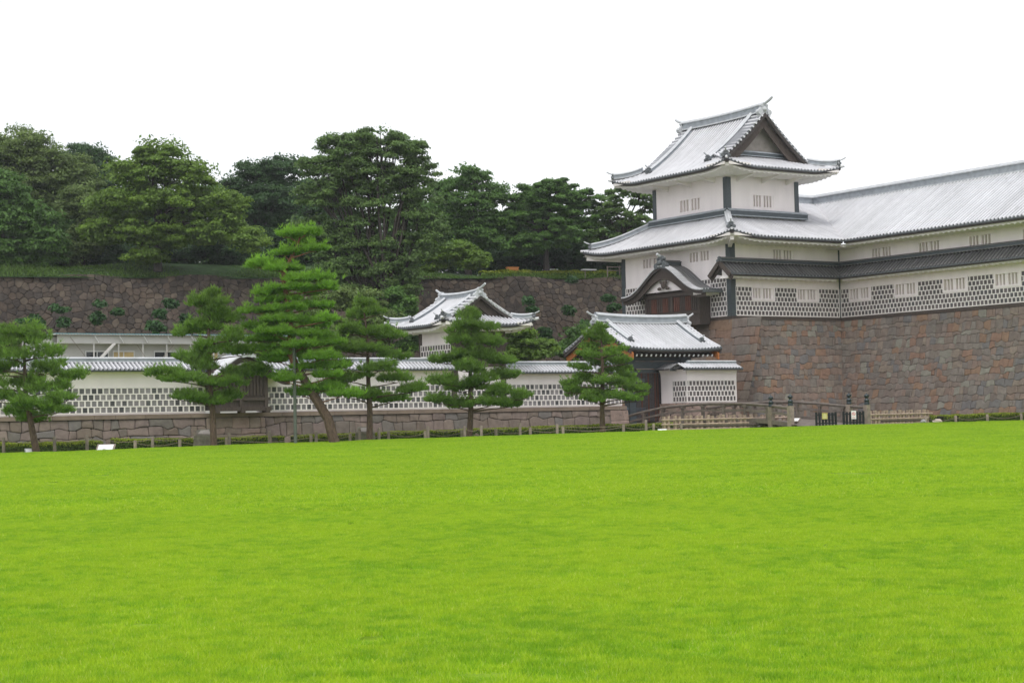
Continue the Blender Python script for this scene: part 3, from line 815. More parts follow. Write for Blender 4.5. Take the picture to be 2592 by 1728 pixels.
# curved-gable bay on the tower's left face
BY0, BY1, BD = 92.0, 98.0, 1.0
bx = X0 - BD
m = MB(); m.box((bx + .06, BY0 + .05, 7.75), (X0, BY1 - .05, 10.2), 0)
bay = m.build('projecting_bay', dwood, tower)
m = MB()
k = BY0 + .35
i = 0
while k < BY1 - .3:
    m.box((bx - .02, k, 8.75), (bx + .06, k + .13, 9.75), 1 if (i // 3) % 2 else 0); k += .21; i += 1
m.build('lattice', [dwood, rwood], bay)
m = MB()
for z, h, p in ((7.7, .22, .1), (8.5, .2, .06), (9.8, .22, .12), (10.05, .14, .04)): m.box((bx - p, BY0 - .1, z), (bx + .1, BY1 + .1, z + h))
for y in (BY0, (BY0 + BY1) / 2 - .1, BY1 - .2): m.box((bx - .05, y, 7.7), (bx + .08, y + .2, 10.1))
m.build('bay_beam', dwood, bay)
CYb = 95.3; HW = 4.55


def kz(u):                                  # the cusped gable curve, u in -1..1
    u = abs(u); return 9.95 + 1.75 * (.5 + .5 * math.cos(PI * min(1, u * 1.0))) ** 1.25 + .08 * u * u


rf, bb = MB(), MB(); xf, xb = X0 - 1.75, X0 + .05
for sgn in (-1, 1):                         # tile rows run down from the ridge (surface ruled along X)
    dk = MB()
    n = 34; P = []
    for i in range(n + 1):
        u = i / n; P.append((CYb + sgn * HW * u, kz(u) + .28 * (1 - u) ** 2))
    for i in range(n):
        (y0_, z0_), (y1_, z1_) = P[i], P[i + 1]
        rf.face([(xf, y0_, z0_), (xf, y1_, z1_), (xb, y1_, z1_ + .0), (xb, y0_, z0_)], 1)
    # rounded rows: front band of short tiles across the verge, then long tiles down the slope
    for i in range(n):
        y_, z_ = (P[i][0] + P[i + 1][0]) / 2, (P[i][1] + P[i + 1][1]) / 2
        if i % 1 == 0: rf.tube([(xf - .05, y_, z_ + .02), (xf + .55, y_, z_ + .05)], [.055, .055], 0, 6)
    for x in np.arange(xf + .72, xb, .25):
        rf.tube([(x, p[0], p[1] + .04) for p in P[2:]], [.06] * (n - 1), 1, 6)
    for i in range(n):
        (y0_, z0_), (y1_, z1_) = P[i], P[i + 1]
        for (xa, xc, zt, zb, mm) in ((xf, xf + .12, -.02, -.26, 0), (xf + .16, xf + .28, -.2, -.92 + .45 * i / n, 1)):
            v = [(xa, y0_, z0_ + zt), (xa, y1_, z1_ + zt), (xa, y1_, z1_ + zb), (xa, y0_, z0_ + zb), (xc, y0_, z0_ + zt), (xc, y1_, z1_ + zt), (xc, y1_, z1_ + zb), (xc, y0_, z0_ + zb)]
            bb.add(v, [(0, 1, 2, 3), (7, 6, 5, 4), (0, 4, 5, 1), (3, 2, 6, 7), (0, 3, 7, 4), (1, 5, 6, 2)], mm)
    for x in np.arange(xf + .12, xb, .25): dk.tube([(x, CYb + sgn * (HW + .02), kz(1) + .04), (x, CYb + sgn * (HW - .1), kz(.98) + .04)], [.07, .07], 0, 8)
    dk.box((xf, CYb + sgn * HW - .1, kz(1) - .2), (xb, CYb + sgn * HW + .02, kz(1) - .02), 0)
    dk.build('curved_eave_end', orn, bay)
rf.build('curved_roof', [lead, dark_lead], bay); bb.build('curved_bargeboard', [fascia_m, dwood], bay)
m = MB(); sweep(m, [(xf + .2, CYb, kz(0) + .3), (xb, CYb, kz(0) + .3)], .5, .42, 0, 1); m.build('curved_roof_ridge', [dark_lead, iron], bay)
oni(bay, (xf + .12, CYb, kz(0) + .25), (-1, 0), 1.25, .3, orn, .2)
m = MB(); n = 20
for i in range(n):
    a, b = -.62 + 1.24 * i / n, -.62 + 1.24 * (i + 1) / n
    m.face([(bx - .3, CYb + a * HW, 10.2), (bx - .3, CYb + b * HW, 10.2), (bx - .3, CYb + b * HW, kz(b) - .1), (bx - .3, CYb + a * HW, kz(a) - .1)])
m.build('curved_gable_plaster', plaster, bay)
m = MB(); m.ball((bx - .5, CYb, 10.65), .26, 0, (.4, 1.0, 1.1), 7)
for s_ in (-1, 1): m.ball((bx - .5, CYb + s_ * .45, 10.4), .15, 0, (.4, 1.6, .8), 6); m.ball((bx - .5, CYb + s_ * .3, 10.85), .12, 0, (.4, 1, 1), 6)
m.build('carved_strut', dwood, bay)
m = MB()
for i in range(8): m.ball((X0 - .25 - i * .18, BY0 - .35, 9.72), .1, 0, (.9, 1.2, .8), 5)
m.box((X0 - 1.6, BY0 - .9, 9.72), (X0, BY0 - .05, 9.88)); m.build('bay_eave_plaster', soffit_m, bay)

# ------------------------------------------------------------------ the long wing
wing = thing('long_storehouse', 'long white castle storehouse with silver roof and dark pent roof running off to the right', 'storehouse', (XW, Y0, ZB))
YE = 56.0
fW = fmap((XW, Y0, 0), (0, -1, 0), (-1, 0, 0)); WW = Y0 - YE
up, lo_, ex = [], [], []
for k in range(7):
    c = Y0 - 85.65 + 4.4 * k; up.append((c - .98, c + .98, 12.12, 12.8))
    c = Y0 - 87.88 + 4.37 * k; lo_.append((c - .97, c + .97, 9.42, 10.14)); ex.append((c - 1.1, c + 1.1, 9.29, 10.32))
m = MB(); pierced(m, fW, WW, ZB, 13.3, up + lo_); m.face([(XW, YE, ZB), (XW + 9, YE, ZB), (XW + 9, YE, 13.3), (XW, YE, 13.3)]); m.build('wall', plaster, wing)
for h in up: window(fW, h, wing)
for h in lo_: window(fW, h, wing, .05)
namako(wing, fW, .12, WW, ZB + .05, 6, ex, .325)
m = MB(); qbox(m, fW, .0, WW, ZB - .22, ZB - .02, -.3, .07); m.build('sill_beam', dwood, wing)
roof, dark, sof = MB(), MB(), MB()
Zw = lambda a, h: ZE + .64 * (-h - WE)
slope(roof, YE - 2, YR, posx, lambda a: -RX, lambda a: -WE if a < EY else -(WE + (a - EY) * SLY / .64), Zw, nb=10)
roof.face([(RX, YE - 2, Zw(0, -RX)), (RX, YR, Zw(0, -RX)), (RX + 6.2, YR, ZE), (RX + 6.2, YE - 2, ZE)])
eave(dark, sof, YE - 2, EY, posx, lambda a: -WE, Zw, depth=1.7)
roof.build('roof', [lead, lead_pan_shade], wing); dark.build('eave_band', [fascia_m, orn], wing); sof.build('soffit', soffit_m, wing)
m = MB(); sweep(m, [(RX, YE - 2, 17.2), (RX, YR - .0, 17.2)], .66, .82, 0, 1); m.build('main_ridge', [lead_ridge, lead_side], wing)
m = MB(); sweep(m, [(RX + .2, YR, 17.2), (U1x + .1, YR, 17.2)], .66, .82, 0, 1); m.build('cross_ridge', [lead_ridge, lead_side], tower)
m = MB(); P0, P1 = (WE, EY, ZE), (RX, YR, Zw(0, -RX))
m.add([(P0[0] - .16, P0[1] + .10, P0[2] + .05), (P0[0] + .12, P0[1] - .16, P0[2] + .05), (P1[0] + .12, P1[1] - .16, P1[2] + .05), (P1[0] - .16, P1[1] + .1, P1[2] + .05)], [(0, 1, 2, 3)]); m.build('valley_strip', mat('valley_metal', (.52, .50, .49), .6), wing)
m = MB(); m.box((WE + .1, EY + .1, 12.98), (XW - .05, Y0 - .3, 13.2)); m.build('valley_rafter', soffit_m, wing)
pent(wing, YE - 1, Y0, 'y', XW, 1, join=lambda a: min(PO, max(0, a * 0 + PO if a < Y0 - PO else Y0 - a)))
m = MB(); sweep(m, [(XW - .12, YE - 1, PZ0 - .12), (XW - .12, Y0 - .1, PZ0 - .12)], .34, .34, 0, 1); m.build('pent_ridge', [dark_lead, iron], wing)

# ------------------------------------------------------------------ rampart under tower and wing
ramp = thing('stone_rampart', 'high rampart of fitted grey and rust red stones under the white turret and storehouse', 'stone wall', (X0, Y0, 0))
H = ZB - .22 + .5


def bat(t): return .20 * (H - t) + .010 * (H - t) ** 2      # outward spread towards the foot


def red_tint(cx, cy, r):
    return r.random()


m = MB(); Zb = -.5
courses(m, WR + 2.6, H, .50, .43, lambda s, t, n: (X0 - bat(t) + (s) * (WR + bat(t) - bat(t)) / WR * 1.0 if 0 else X0 - bat(t) + s, Y0 - bat(t) - n, Zb + t), 11, bulge=.035, gap=.006, amp=.24, tint=red_tint)
courses(m, 40, H, .50, .43, lambda s, t, n: (XW - bat(t) - n, Y0 - s + .3, Zb + t), 12, bulge=.035, gap=.006, amp=.24, tint=red_tint)
courses(m, WL + 6, H, 1.05, .62, lambda s, t, n: (X0 - bat(t) - n, YL + 3 - s, Zb + t), 13, bulge=.035, amp=.08, gap=.006, tint=lambda a, b, r: r.choice((.22, .55, .68, .68, .05, .57, .12, .3, .25, .1, .5, .62)))
m.build('masonry', [stone_big, joint_dark], ramp)
m = MB()                                     # long corner stones laid alternately
nc = 11
for k in range(nc):
    z0_, z1_ = Zb + H * k / nc + .01, Zb + H * (k + 1) / nc - .012
    t0, t1 = z0_ - Zb, z1_ - Zb; la, lb = (1.6, .65) if k % 2 else (.6, 1.5)
    la += random.uniform(-.15, .2); lb += random.uniform(-.15, .2)
    v = []
    for z, t in ((z0_, t0), (z1_, t1)):
        b = bat(t) + .04; v += [(X0 - b, Y0 - b, z), (X0 - b + la, Y0 - b, z), (X0 - b + la, Y0 + .2, z), (X0 + .2, Y0 - b + lb, z), (X0 - b, Y0 - b + lb, z)]
    m.add(v, [(4, 3, 2, 1, 0), (5, 6, 7, 8, 9), (0, 1, 6, 5), (1, 2, 7, 6), (2, 3, 8, 7), (3, 4, 9, 8), (4, 0, 5, 9)], 0, [.22, .12, .56, .05, .22, .69, .12, .55, .3, .22, .56][k])
m.build('corner_stone', stone_big, ramp)
m = MB(); x = 0
while x < WR + .2:                            # squared top course
    w = random.uniform(.7, 1.5); b = bat(H) + .03
    m.box((X0 - b + x + .008, Y0 - .06 - .03, Zb + H - .02), (X0 - b + x + w - .008, Y0 + .3, Zb + H + .0), 0); x += w
m.build('top_course', stone_big, ramp)

# ------------------------------------------------------------------ gate between low wall and rampart
YG = 87.9
gate = thing('castle_gate', 'roofed timber gate with silver gabled roof and closed iron-strapped doors behind the bridge', 'gate', (69.3, YG, 1.2))
gx0, gx1 = 66.9, 74.1; gyr = 89.9; gz = 7.6; gb = 3.55; gze = 5.72
zgate = lambda h: gz - (gz - gze) * (1.2 * h / gb - .2 * (h / gb) ** 2)
gxa, gxb = 66.35, 74.0


def glx(a, h): return 0


for sy in (-1, 1):
    rf, dk = MB(), MB()
    pos = lambda a, h, sy=sy: (a, gyr + sy * h)
    Z = lambda a, h: zgate(h) + .16 * abs((a - (gxa + gxb) / 2) / ((gxb - gxa) / 2)) ** 3 * (h / gb)
    slope(rf, gxa, gxb, pos, lambda a: .1, lambda a: gb, Z, .26)
    eave(dk, None, gxa, gxb, pos, lambda a: gb, Z, .26, band=.2)
    rf.build('roof', [lead, lead_pan_shade], gate); dk.build('eave_band', [fascia_m, orn], gate)
m = MB(); sweep(m, [(gxa + .1 + (gxb - gxa - .2) * k / 10, gyr, gz - .05 + .12 * abs(k / 5 - 1) ** 2.5) for k in range(11)], .5, .6, 0, 1); m.build('main_ridge', [lead_ridge, lead_side], gate)
for sx, xx in ((-1, gxa + .05), (1, gxb - .05)):
    oni(gate, (xx, gyr, gz + .0), (sx, 0), .8, .75, lead_ridge, .35)
    for sy in (-1, 1):
        m = MB(); x_ = xx - sx * .85; sweep(m, [(x_, gyr + sy * (.2 + 2.3 * k / 8), zgate(.2 + 2.3 * k / 8) + .03) for k in range(9)], .34, .34, 0, 1); m.build('descending_ridge', [lead_ridge, lead_side], gate)
        oni(gate, (x_, gyr + sy * 2.6, zgate(2.55) + .1), (0, sy), .5, .45)
        m = MB()
        for k in range(11):
            h = .35 + k * .29; m.tube([(xx - sx * .7, gyr + sy * h, zgate(h) + .09), (xx + sx * .03, gyr + sy * h, zgate(h) + .06)], [.07, .07], 0, 6)
        m.build('verge_tile', lead, gate)
        m = MB()
        for i in range(10):
            h0, h1 = gb * i / 10, gb * (i + 1) / 10
            for (xa, xc, zt, zb, mm) in ((xx - sx * .02, xx - sx * .16, -.03, -.24, 0), (xx - sx * .22, xx - sx * .34, -.2, -.62, 1)):
                v = [(xa, gyr + sy * h0, zgate(h0) + zt), (xa, gyr + sy * h1, zgate(h1) + zt), (xa, gyr + sy * h1, zgate(h1) + zb), (xa, gyr + sy * h0, zgate(h0) + zb), (xc, gyr + sy * h0, zgate(h0) + zt), (xc, gyr + sy * h1, zgate(h1) + zt), (xc, gyr + sy * h1, zgate(h1) + zb), (xc, gyr + sy * h0, zgate(h0) + zb)]
                m.add(v, [(0, 1, 2, 3), (7, 6, 5, 4), (0, 4, 5, 1), (3, 2, 6, 7), (0, 3, 7, 4), (1, 5, 6, 2)], mm)
        m.build('bargeboard', [fascia_m, owood], gate)
m = MB()                                     # rafters with white-painted ends
x = gxa + .45
while x < gxb - .3:
    for sy in (-1, 1):
        p = (x, gyr + sy * (gb - 1.5), 5.95); q = (x, gyr + sy * (gb - .28), 5.36); m.bar(p, q, .1, .14, 0)
        e = (x, gyr + sy * (gb - .28), 5.36); f_ = (x, gyr + sy * (gb - .25), 5.345); m.bar(e, f_, .11, .15, 1)
    x += .385
m.build('rafter', [dwood, white_paint], gate)
m = MB(); m.box((gxa + .5, gyr - 2.2, 5.3), (gxb - .5, gyr + 2.2, 5.42)); m.box((67.4, gyr - 1.6, 5.42), (72.4, gyr + 1.6, 6.1)); m.build('roof_deck', dwood, gate)
m = MB(); m.box((67.1, gyr - .15, 5.4), (67.18, gyr + .15, 7.1)); m.face([(67.12, gyr - 1.7, 5.95), (67.12, gyr + 1.7, 5.95), (67.12, gyr, 7.15)]); m.build('gable_wall', owood, gate)
for (xa, xb) in ((67.35, 67.85), (71.55, 72.15)):
    m = MB(); m.box((xa, YG - .25, 1.0), (xb, YG + .3, 5.3)); m.box((xa - .02, YG - .27, 2.4), (xb + .02, YG + .32, 2.6), 1); m.box((xa - .02, YG - .27, 4.4), (xb + .02, YG + .32, 4.6), 1); m.build('gate_post', [iron, black], gate)
m = MB(); m.box((67.2, YG - .32, 4.55), (72.35, YG + .1, 5.0)); m.box((67.0, YG - .2, 5.03), (72.5, YG + .1, 5.25)); m.box((67.86, YG - .1, 4.28), (71.54, YG + .1, 4.5)); m.build('lintel', iron, gate)
for (xa, xb, hx) in ((67.87, 69.68, 68.3), (69.72, 71.53, 71.1)):
    m = MB(); m.box((xa, YG, 1.15), (xb, YG + .12, 4.27), 0); k = xa + .05; i = 0
    while k < xb - .08:
        m.box((k, YG - .035, 1.2), (k + .075, YG - .002, 4.25), 1 if i % 4 else 2); k += .135; i += 1
    d_ = m.build('gate_door', [dwood, mat('door_strap', (.075, .07, .075), .5, nscale=8, nvar=.3), rwood], gate)
    m = MB()
    for z in (1.9, 3.75):
        for dz in (0, .12): m.bar((hx - .42, YG - .06, z + dz), (hx + .42, YG - .06, z + dz), .04, .05)
        m.ball((hx - .45, YG - .06, z + .06), .09, 0, (1, .4, 1), 5)
    m.build('hinge_plate', blue_iron, d_)

# short white wall right of the gate
sw = thing('short_plaster_wall', 'short white tile-clad wall with grey roof filling the gap between gate and stone rampart', 'wall', (70, 85, 2.3))
SX, SXE, SY, SYB = 69.85, 73.95, 85.0, 87.6
fs1 = fmap((SX, SY, 0), (1, 0, 0), (0, -1, 0)); fs2 = fmap((SX, SYB, 0), (0, -1, 0), (-1, 0, 0))
m = MB()
for f, W in ((fs1, SXE - SX), (fs2, SYB - SY)):
    m.face([f(0, 2.3), f(W, 2.3), f(W, 3.75), f(0, 3.75)]); pr = [(3.75, 0), (4.1, .02), (4.3, .08), (4.42, .17)]
    for (z0_, n0), (z1_, n1) in zip(pr, pr[1:]): m.face([f(0 - n0 * (f is fs1), z0_, n0), f(W, z0_, n0), f(W, z1_, n1), f(0 - n1 * (f is fs1), z1_, n1)])
m.face([fs1(SXE - SX, 2.3), fs1(SXE - SX, 2.3, -.7), fs1(SXE - SX, 4.4, -.7), fs1(SXE - SX, 4.4)])
m.box((SX + .02, SY + .02, 2.3), (SXE, SY + .6, 4.4)); m.build('wall_body', plaster, sw)
namako(sw, fs1, .0, SXE - SX - .1, 2.38, 4, (), .33, slate, pw=.29); namako(sw, fs2, 1.2, SYB - SY, 2.38, 4, (), .33, slate, pw=.29)
rf, dk = MB(), MB()
for sy in (-1, 1):
    pos = lambda a, h, sy=sy: (a, SY + .3 + sy * h); Z = lambda a, h: 4.78 - .42 * h
    slope(rf, SX - .5, SXE + .2, pos, lambda a: .02, lambda a: .8, Z, .24, nb=3, rh=.06); eave(dk, None, SX - .5, SXE + .2, pos, lambda a: .8, Z, .24, band=.1)
for sx in (-1, 1):
    pos = lambda a, h, sx=sx: (SX + .3 + sx * h, a); slope(rf, SY + .3, SYB + .2, pos, lambda a: .02, lambda a: .8, lambda a, h: 4.78 - .42 * h, .24, nb=3, rh=.07, mi=2, pan=3)
rf.build('wall_roof', [lead, lead_pan_shade, dark_lead, dark_pan_shade], sw); dk.build('eave_band', [orn, orn], sw)
m = MB(); sweep(m, [(SX + .3, SY + .3, 4.74), (SXE + .2, SY + .3, 4.74)], .3, .24, 0, 1); m.build('ridge', [lead_ridge, lead_side], sw)
m = MB(); stones(m, SXE - SX + .3, 2.8, .6, .5, lambda s, t, n: (SX - .15 + s, SY - .02 - .10 * (2.8 - t) - n, -.5 + t), 77, tint=lambda a, b, r: r.random()); stones(m, 3, 2.8, .6, .5, lambda s, t, n: (SX - .02 - .10 * (2.8 - t) - n, SYB - s + .15, -.5 + t), 78)
m.build('stone_footing', [stone_pink, joint_dark], sw)

# ------------------------------------------------------------------ low moat wall
LW = 87.5
low = thing('moat_wall', 'long low white plaster wall with tile cladding and silver tiled coping behind the pines', 'wall', (40, LW, 2.2))


def low_section(xa, xb, zt, ends=0):
    f = fmap((xa, LW, 0), (1, 0, 0), (0, -1, 0)); W = xb - xa; m = MB()
    m.face([f(0, 2.2), f(W, 2.2), f(W, 3.62), f(0, 3.62)]); pr = [(3.62, 0), (zt - 1.15, .02), (zt - .9, .09), (zt - .72, .2)]
    for (z0_, n0), (z1_, n1) in zip(pr, pr[1:]): m.face([f(0, z0_, n0), f(W, z0_, n0), f(W, z1_, n1), f(0, z1_, n1)])
    m.box((xa, LW + .01, 2.2), (xb, LW + .75, zt - .6)); m.build('wall_body', plaster, low)
    namako(low, f, .05, W - .05, 2.29, 4, (), .33, slate_old)
    rf, dk = MB(), MB()
    for sy in (-1, 1):
        pos = lambda a, h, sy=sy: (a, LW + .38 + sy * h); Z = lambda a, h: zt - .25 - .52 * h
        slope(rf, xa - .1, xb + .1, pos, lambda a: .02, lambda a: .88, Z, .235, nb=3, rh=.085); eave(dk, None, xa - .1, xb + .1, pos, lambda a: .88, Z, .235, band=.09, capr=.05)
    rf.build('coping', [lead, lead_pan_shade], low); dk.build('eave_band', [orn, orn], low)
    m = MB(); sweep(m, [(xa - .1, LW + .38, zt - .28), (xb + .1, LW + .38, zt - .28)], .3, .28, 0, 1); m.build('coping_ridge', [lead_ridge, lead_side], low)


low_section(8, 38.35, 5.24); low_section(41.75, 54.0, 5.24); low_section(57.4, 66.6, 5.03)
stb = MB()
HL = 2.45


def lowf(xa): return lambda s, t, n: (xa + s, LW - .12 - .16 * (HL - t) - n, -.5 + t)


courses(stb, 30.3, HL, .72, .49, lowf(8), 21, bulge=.05, gap=.010, amp=.24); courses(stb, 25, HL, .72, .49, lowf(41.8), 22, bulge=.05, gap=.010, amp=.24)
stb.build('stone_footing', [stone_low, joint_dark], low)
m = MB(); courses(m, 3.5, HL, .75, .5, lambda s, t, n: (38.3 + s, LW - .2 - .14 * (HL - t) - n, -.5 + t), 23, bulge=.04, amp=.12); courses(m, 1.4, HL, .8, .6, lambda s, t, n: (65.5 + s, LW - .19 - .14 * (HL - t) - n, -.5 + t), 24, bulge=.03, amp=.05); m.build('pink_footing', [stone_pink, joint_dark], low)
m = MB(); x = 8
while x < 66.8:
    w = random.uniform(1.1, 2.4); w = min(w, 66.8 - x); m.box((x + .01, LW - .24, 1.97), (x + w - .01, LW + .7, 2.19)); x += w
m.build('stone_ledge', ledge_m, low)
# timber bay on the low wall
lb = MB(); BX0, BX1, BF = 38.5, 41.7, LW - .85
lb.box((BX0, BF + .05, 2.35), (BX1, LW + .6, 4.75), 0)
lbay = lb.build('timber_bay', dwood, low)
m = MB(); k = BX0 + .12
while k < BX1 - .1: m.box((k, BF - .02, 3.1), (k + .1, BF + .05, 4.2)); k += .2
m.build('lattice', dwood, lbay)
m = MB()
for z, h, p in ((2.28, .22, .14), (2.85, .16, .05), (4.2, .2, .08)): m.box((BX0 - .12, BF - p, z), (BX1 + .12, BF + .2, z + h))
for x in (BX0, (BX0 + BX1) / 2 - .12, BX1 - .24): m.box((x, BF - .25, 2.18), (x + .24, BF + .3, 2.46)); m.box((x, BF - .06, 2.3), (x + .2, BF + .1, 4.4))
m.build('bay_beam', dwood, lbay)
bcx = (BX0 + BX1) / 2 + .1; bhw = 2.6
kb = lambda u: 4.02 + 1.15 * (.5 + .5 * math.cos(PI * min(1, abs(u) * 1.04)))
rf, bb = MB(), MB()
for sgn in (-1, 1):
    n = 22; P = [(bcx + sgn * bhw * i / n, kb(i / n) + .12 * (1 - i / n) ** 2) for i in range(n + 1)]; yf, yb = BF - .6, LW + .9
    for i in range(n):
        (x0_, z0_), (x1_, z1_) = P[i], P[i + 1]; rf.face([(x0_, yf, z0_), (x1_, yf, z1_), (x1_, yb, z1_), (x0_, yb, z0_)])
        for (ya, yc, zt, zb, mm) in ((yf, yf + .1, -.02, -.14, 0), (yf + .14, yf + .24, -.1, -.36, 1)):
            v = [(x0_, ya, z0_ + zt), (x1_, ya, z1_ + zt), (x1_, ya, z1_ + zb), (x0_, ya, z0_ + zb), (x0_, yc, z0_ + zt), (x1_, yc, z1_ + zt), (x1_, yc, z1_ + zb), (x0_, yc, z0_ + zb)]
            bb.add(v, [(0, 1, 2, 3), (7, 6, 5, 4), (0, 4, 5, 1), (3, 2, 6, 7), (0, 3, 7, 4), (1, 5, 6, 2)], mm)
    for y in np.arange(yf + .08, yb, .25): rf.tube([(p[0], y, p[1] + .04) for p in P], [.06] * (n + 1), 0, 6)
rf.build('curved_roof', lead, lbay); bb.build('curved_bargeboard', [fascia_m, dwood], lbay)
m = MB(); sweep(m, [(bcx, BF - .55, 5.2), (bcx, LW + .9, 5.2)], .42, .4, 0, 1); m.build('bay_ridge', [lead_ridge, lead_side], lbay)
oni(lbay, (bcx, BF - .6, 5.25), (0, -1), .7, .5, lead_ridge)

# ------------------------------------------------------------------ small turret on the low wall
tur = thing('small_turret', 'small white turret with silver hip-and-gable roof rising behind the moat wall', 'turret', (54.0, LW, 2.2))
TX0, TX1, TY0, TY1 = 54.0, 57.75, LW - .12, 91.1
ft = fmap((TX0, TY1, 0), (0, -1, 0), (-1, 0, 0)); ft2 = fmap((TX0, TY0, 0), (1, 0, 0), (0, -1, 0))
m = MB(); m.box((TX0 + .01, TY0 + .01, 2.2), (TX1 - .01, TY1 - .01, 7.15)); m.build('wall', plaster, tur)
namako(tur, ft, .2, TY1 - TY0 - .1, 4.72, 4, (), .33, slate, pw=.3)
namako(tur, ft2, .35, TX1 - TX0 - .35, 2.29, 4, (), .33, slate_old)
for (x, y, w) in ((TX0 - .03, TY0 - .03, .42), (TX0 - .03, TY1 - .3, .34), (TX1 - .34, TY0 - .035, .38), (TX1 - .34, TY1 - .3, .34)):
    m = MB(); m.box((x, y, 2.25 if y < 88 else 2.4), (x + w, y + .34, 7.15)); m.build('corner_post', dwood, tur)
m = MB(); m.box((TX0 + .4, TY0 - .02, 4.75), (TX1 - .35, TY0 + .0, 7.1), 0); m.box((TX0 + .35, TY0 - .1, 5.55), (TX1 - .3, TY0 - .01, 5.75), 0); m.box((TX0 + .35, TY0 - .1, 4.7), (TX1 - .3, TY0 - .01, 4.9), 0)
k = TX0 + .5
while k < TX1 - .45: m.box((k, TY0 - .07, 5.76), (k + .1, TY0 - .021, 7.1), 0); k += .22
m.build('timber_front', dwood, tur)
irimoya(tur, (TX0 + TX1) / 2, 89.3, 3.25, 3.2, 2.35, 2.35, 1.95, 8.92, 7.12, lift=.33, rs=.68, ridge_h=.42, pitch=.24, depth=1.3, scal=.4, band=.16, plaster_gable=False)

# ------------------------------------------------------------------ bridge
br = thing('wooden_bridge', 'arched weathered timber bridge with rounded rails leading to the castle gate', 'bridge', (69.2, 80, 1))
XL_, XR_ = 67.0, 71.43
LZ = [(88.2, 1.35), (87, 1.62), (83.82, 2.03), (80.05, 2.18), (76.51, 2.14), (74.1, 1.97), (72.5, 1.80)]
RZ = [(88.2, 1.5), (87, 1.75), (83.2, 2.07), (80.12, 2.21), (77.31, 2.19), (75.29, 2.07), (72.4, 1.83), (71.0, 1.76)]
for X_, T in ((XL_, LZ), (XR_, RZ)):
    ys = np.linspace(T[-1][0], T[0][0], 30); Ty = [p[0] for p in T][::-1]; Tz = [p[1] for p in T][::-1]; zs_ = np.interp(ys, Ty, Tz)
    k3 = np.array([.25, .5, .25]); zz = zs_.copy(); zz[1:-1] = np.convolve(zs_, k3, 'valid')
    m = MB(); m.tube([(X_, y, z) for y, z in zip(ys, zz)], [.085] * 30, 0, 8); m.build('hand_rail', bwood, br, True)
    m = MB()
    for i in range(29):
        m.bar((X_, ys[i], zz[i] - .38), (X_, ys[i + 1], zz[i + 1] - .38), .1, .12); m.bar((X_, ys[i], zz[i] - .92), (X_, ys[i + 1], zz[i + 1] - .92), .2, .24)
    m.build('lower_rail', bwood, br)
    for y in np.arange(T[-1][0] + 1.9, T[0][0] - .5, 1.9):
        z = np.interp(y, ys, zz); m = MB(); m.box((X_ - .08, y - .08, z - 1.0), (X_ + .08, y + .08, z - .05)); m.box((X_ - .12, y - .16, z - .16), (X_ + .12, y + .16, z - .07)); m.build('baluster', bwood, br)
m = MB()
for i in range(29):
    m.face([(XL_ - .1, ys[i], zz[i] - .95), (XR_ + .1, ys[i], zz[i] - .95), (XR_ + .1, ys[i + 1], zz[i + 1] - .95), (XL_ - .1, ys[i + 1], zz[i + 1] - .95)])
for X_ in (XL_ - .12, XR_ + .12, (XL_ + XR_) / 2):
    for y in (75.5, 79, 82.5, 85.5): m.box((X_ - .16, y - .16, -.5), (X_ + .16, y + .16, np.interp(y, ys, zz) - .98))
m.build('deck', bwood, br)
m = MB()
for i in range(14): m.bar((XL_ + .6, 72.1 + i * .01, .9 - 0 * i), (XR_ - .3, 72.1 + i * .01, .9), .02, .02)
for (px, py, zt) in ((XL_, 74.1, 2.52), (XL_, 72.5, 2.55), (XR_, 72.4, 2.57), (XR_, 71.0, 2.52), (XR_ - .05, 86.9, 2.42), (XL_, 87.6, 2.1)):
    m = MB(); m.box((px - .14, py - .14, -.2), (px + .14, py + .14, zt - .62)); p_ = m.build('newel_post', gwood if zt > 2.45 else bwood, br)
    m = MB(); m.lathe((px, py, zt - .62), [(.14, 0), (.155, .02), (.155, .06), (.14, .08), (.14, .22), (.155, .24), (.155, .28), (.10, .33), (.07, .38), (.08, .40), (.14, .46), (.155, .51), (.13, .57), (.06, .61), (.02, .66), (.001, .68)], 0, 12)
    m.build('onion_finial', gibo if zt > 2.3 else blue_iron, p_, True)

# ------------------------------------------------------------------ hill: rampart, terrace, trees
A_, B_ = np.array([38.74, 134.03]), np.array([97.5, 117.67]); dh = (B_ - A_) / np.linalg.norm(B_ - A_); nh = np.array([dh[1], -dh[0]])
if nh @ np.array([0, -1]) < 0: nh = -nh
S0 = A_ - dh * 20; LH = 100; ZT, ZF = 13.4, 1.6
hillw = thing('old_stone_rampart', 'tall dark weathered rampart of rough stones below the wooded bank', 'stone wall', (S0[0] + dh[0] * 50, S0[1] + dh[1] * 50, ZF))


def hf(s, t, n):
    b = .28 * (ZT - ZF - t) + n; p = S0 + dh * s + nh * b; wob = .18 * math.sin(s * .21) + .1 * math.sin(s * .9 + t)
    return (p[0] + nh[0] * wob, p[1] + nh[1] * wob, ZF + t * (1 + .012 * math.sin(s * .7)))


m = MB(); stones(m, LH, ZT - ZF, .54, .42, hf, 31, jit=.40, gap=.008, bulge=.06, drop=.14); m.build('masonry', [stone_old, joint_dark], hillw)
bank_m = mat('bank_grass', (.03, .065, .016), .95, nscale=1.2, nvar=.35, big=(.12, .3), bump=.6, bscale=5)
sT = (at(1180, 700, 145)[:2] - S0) @ dh


def rise(s): return .3 + 1.6 / (1 + math.exp((s - sT) / 2.2))


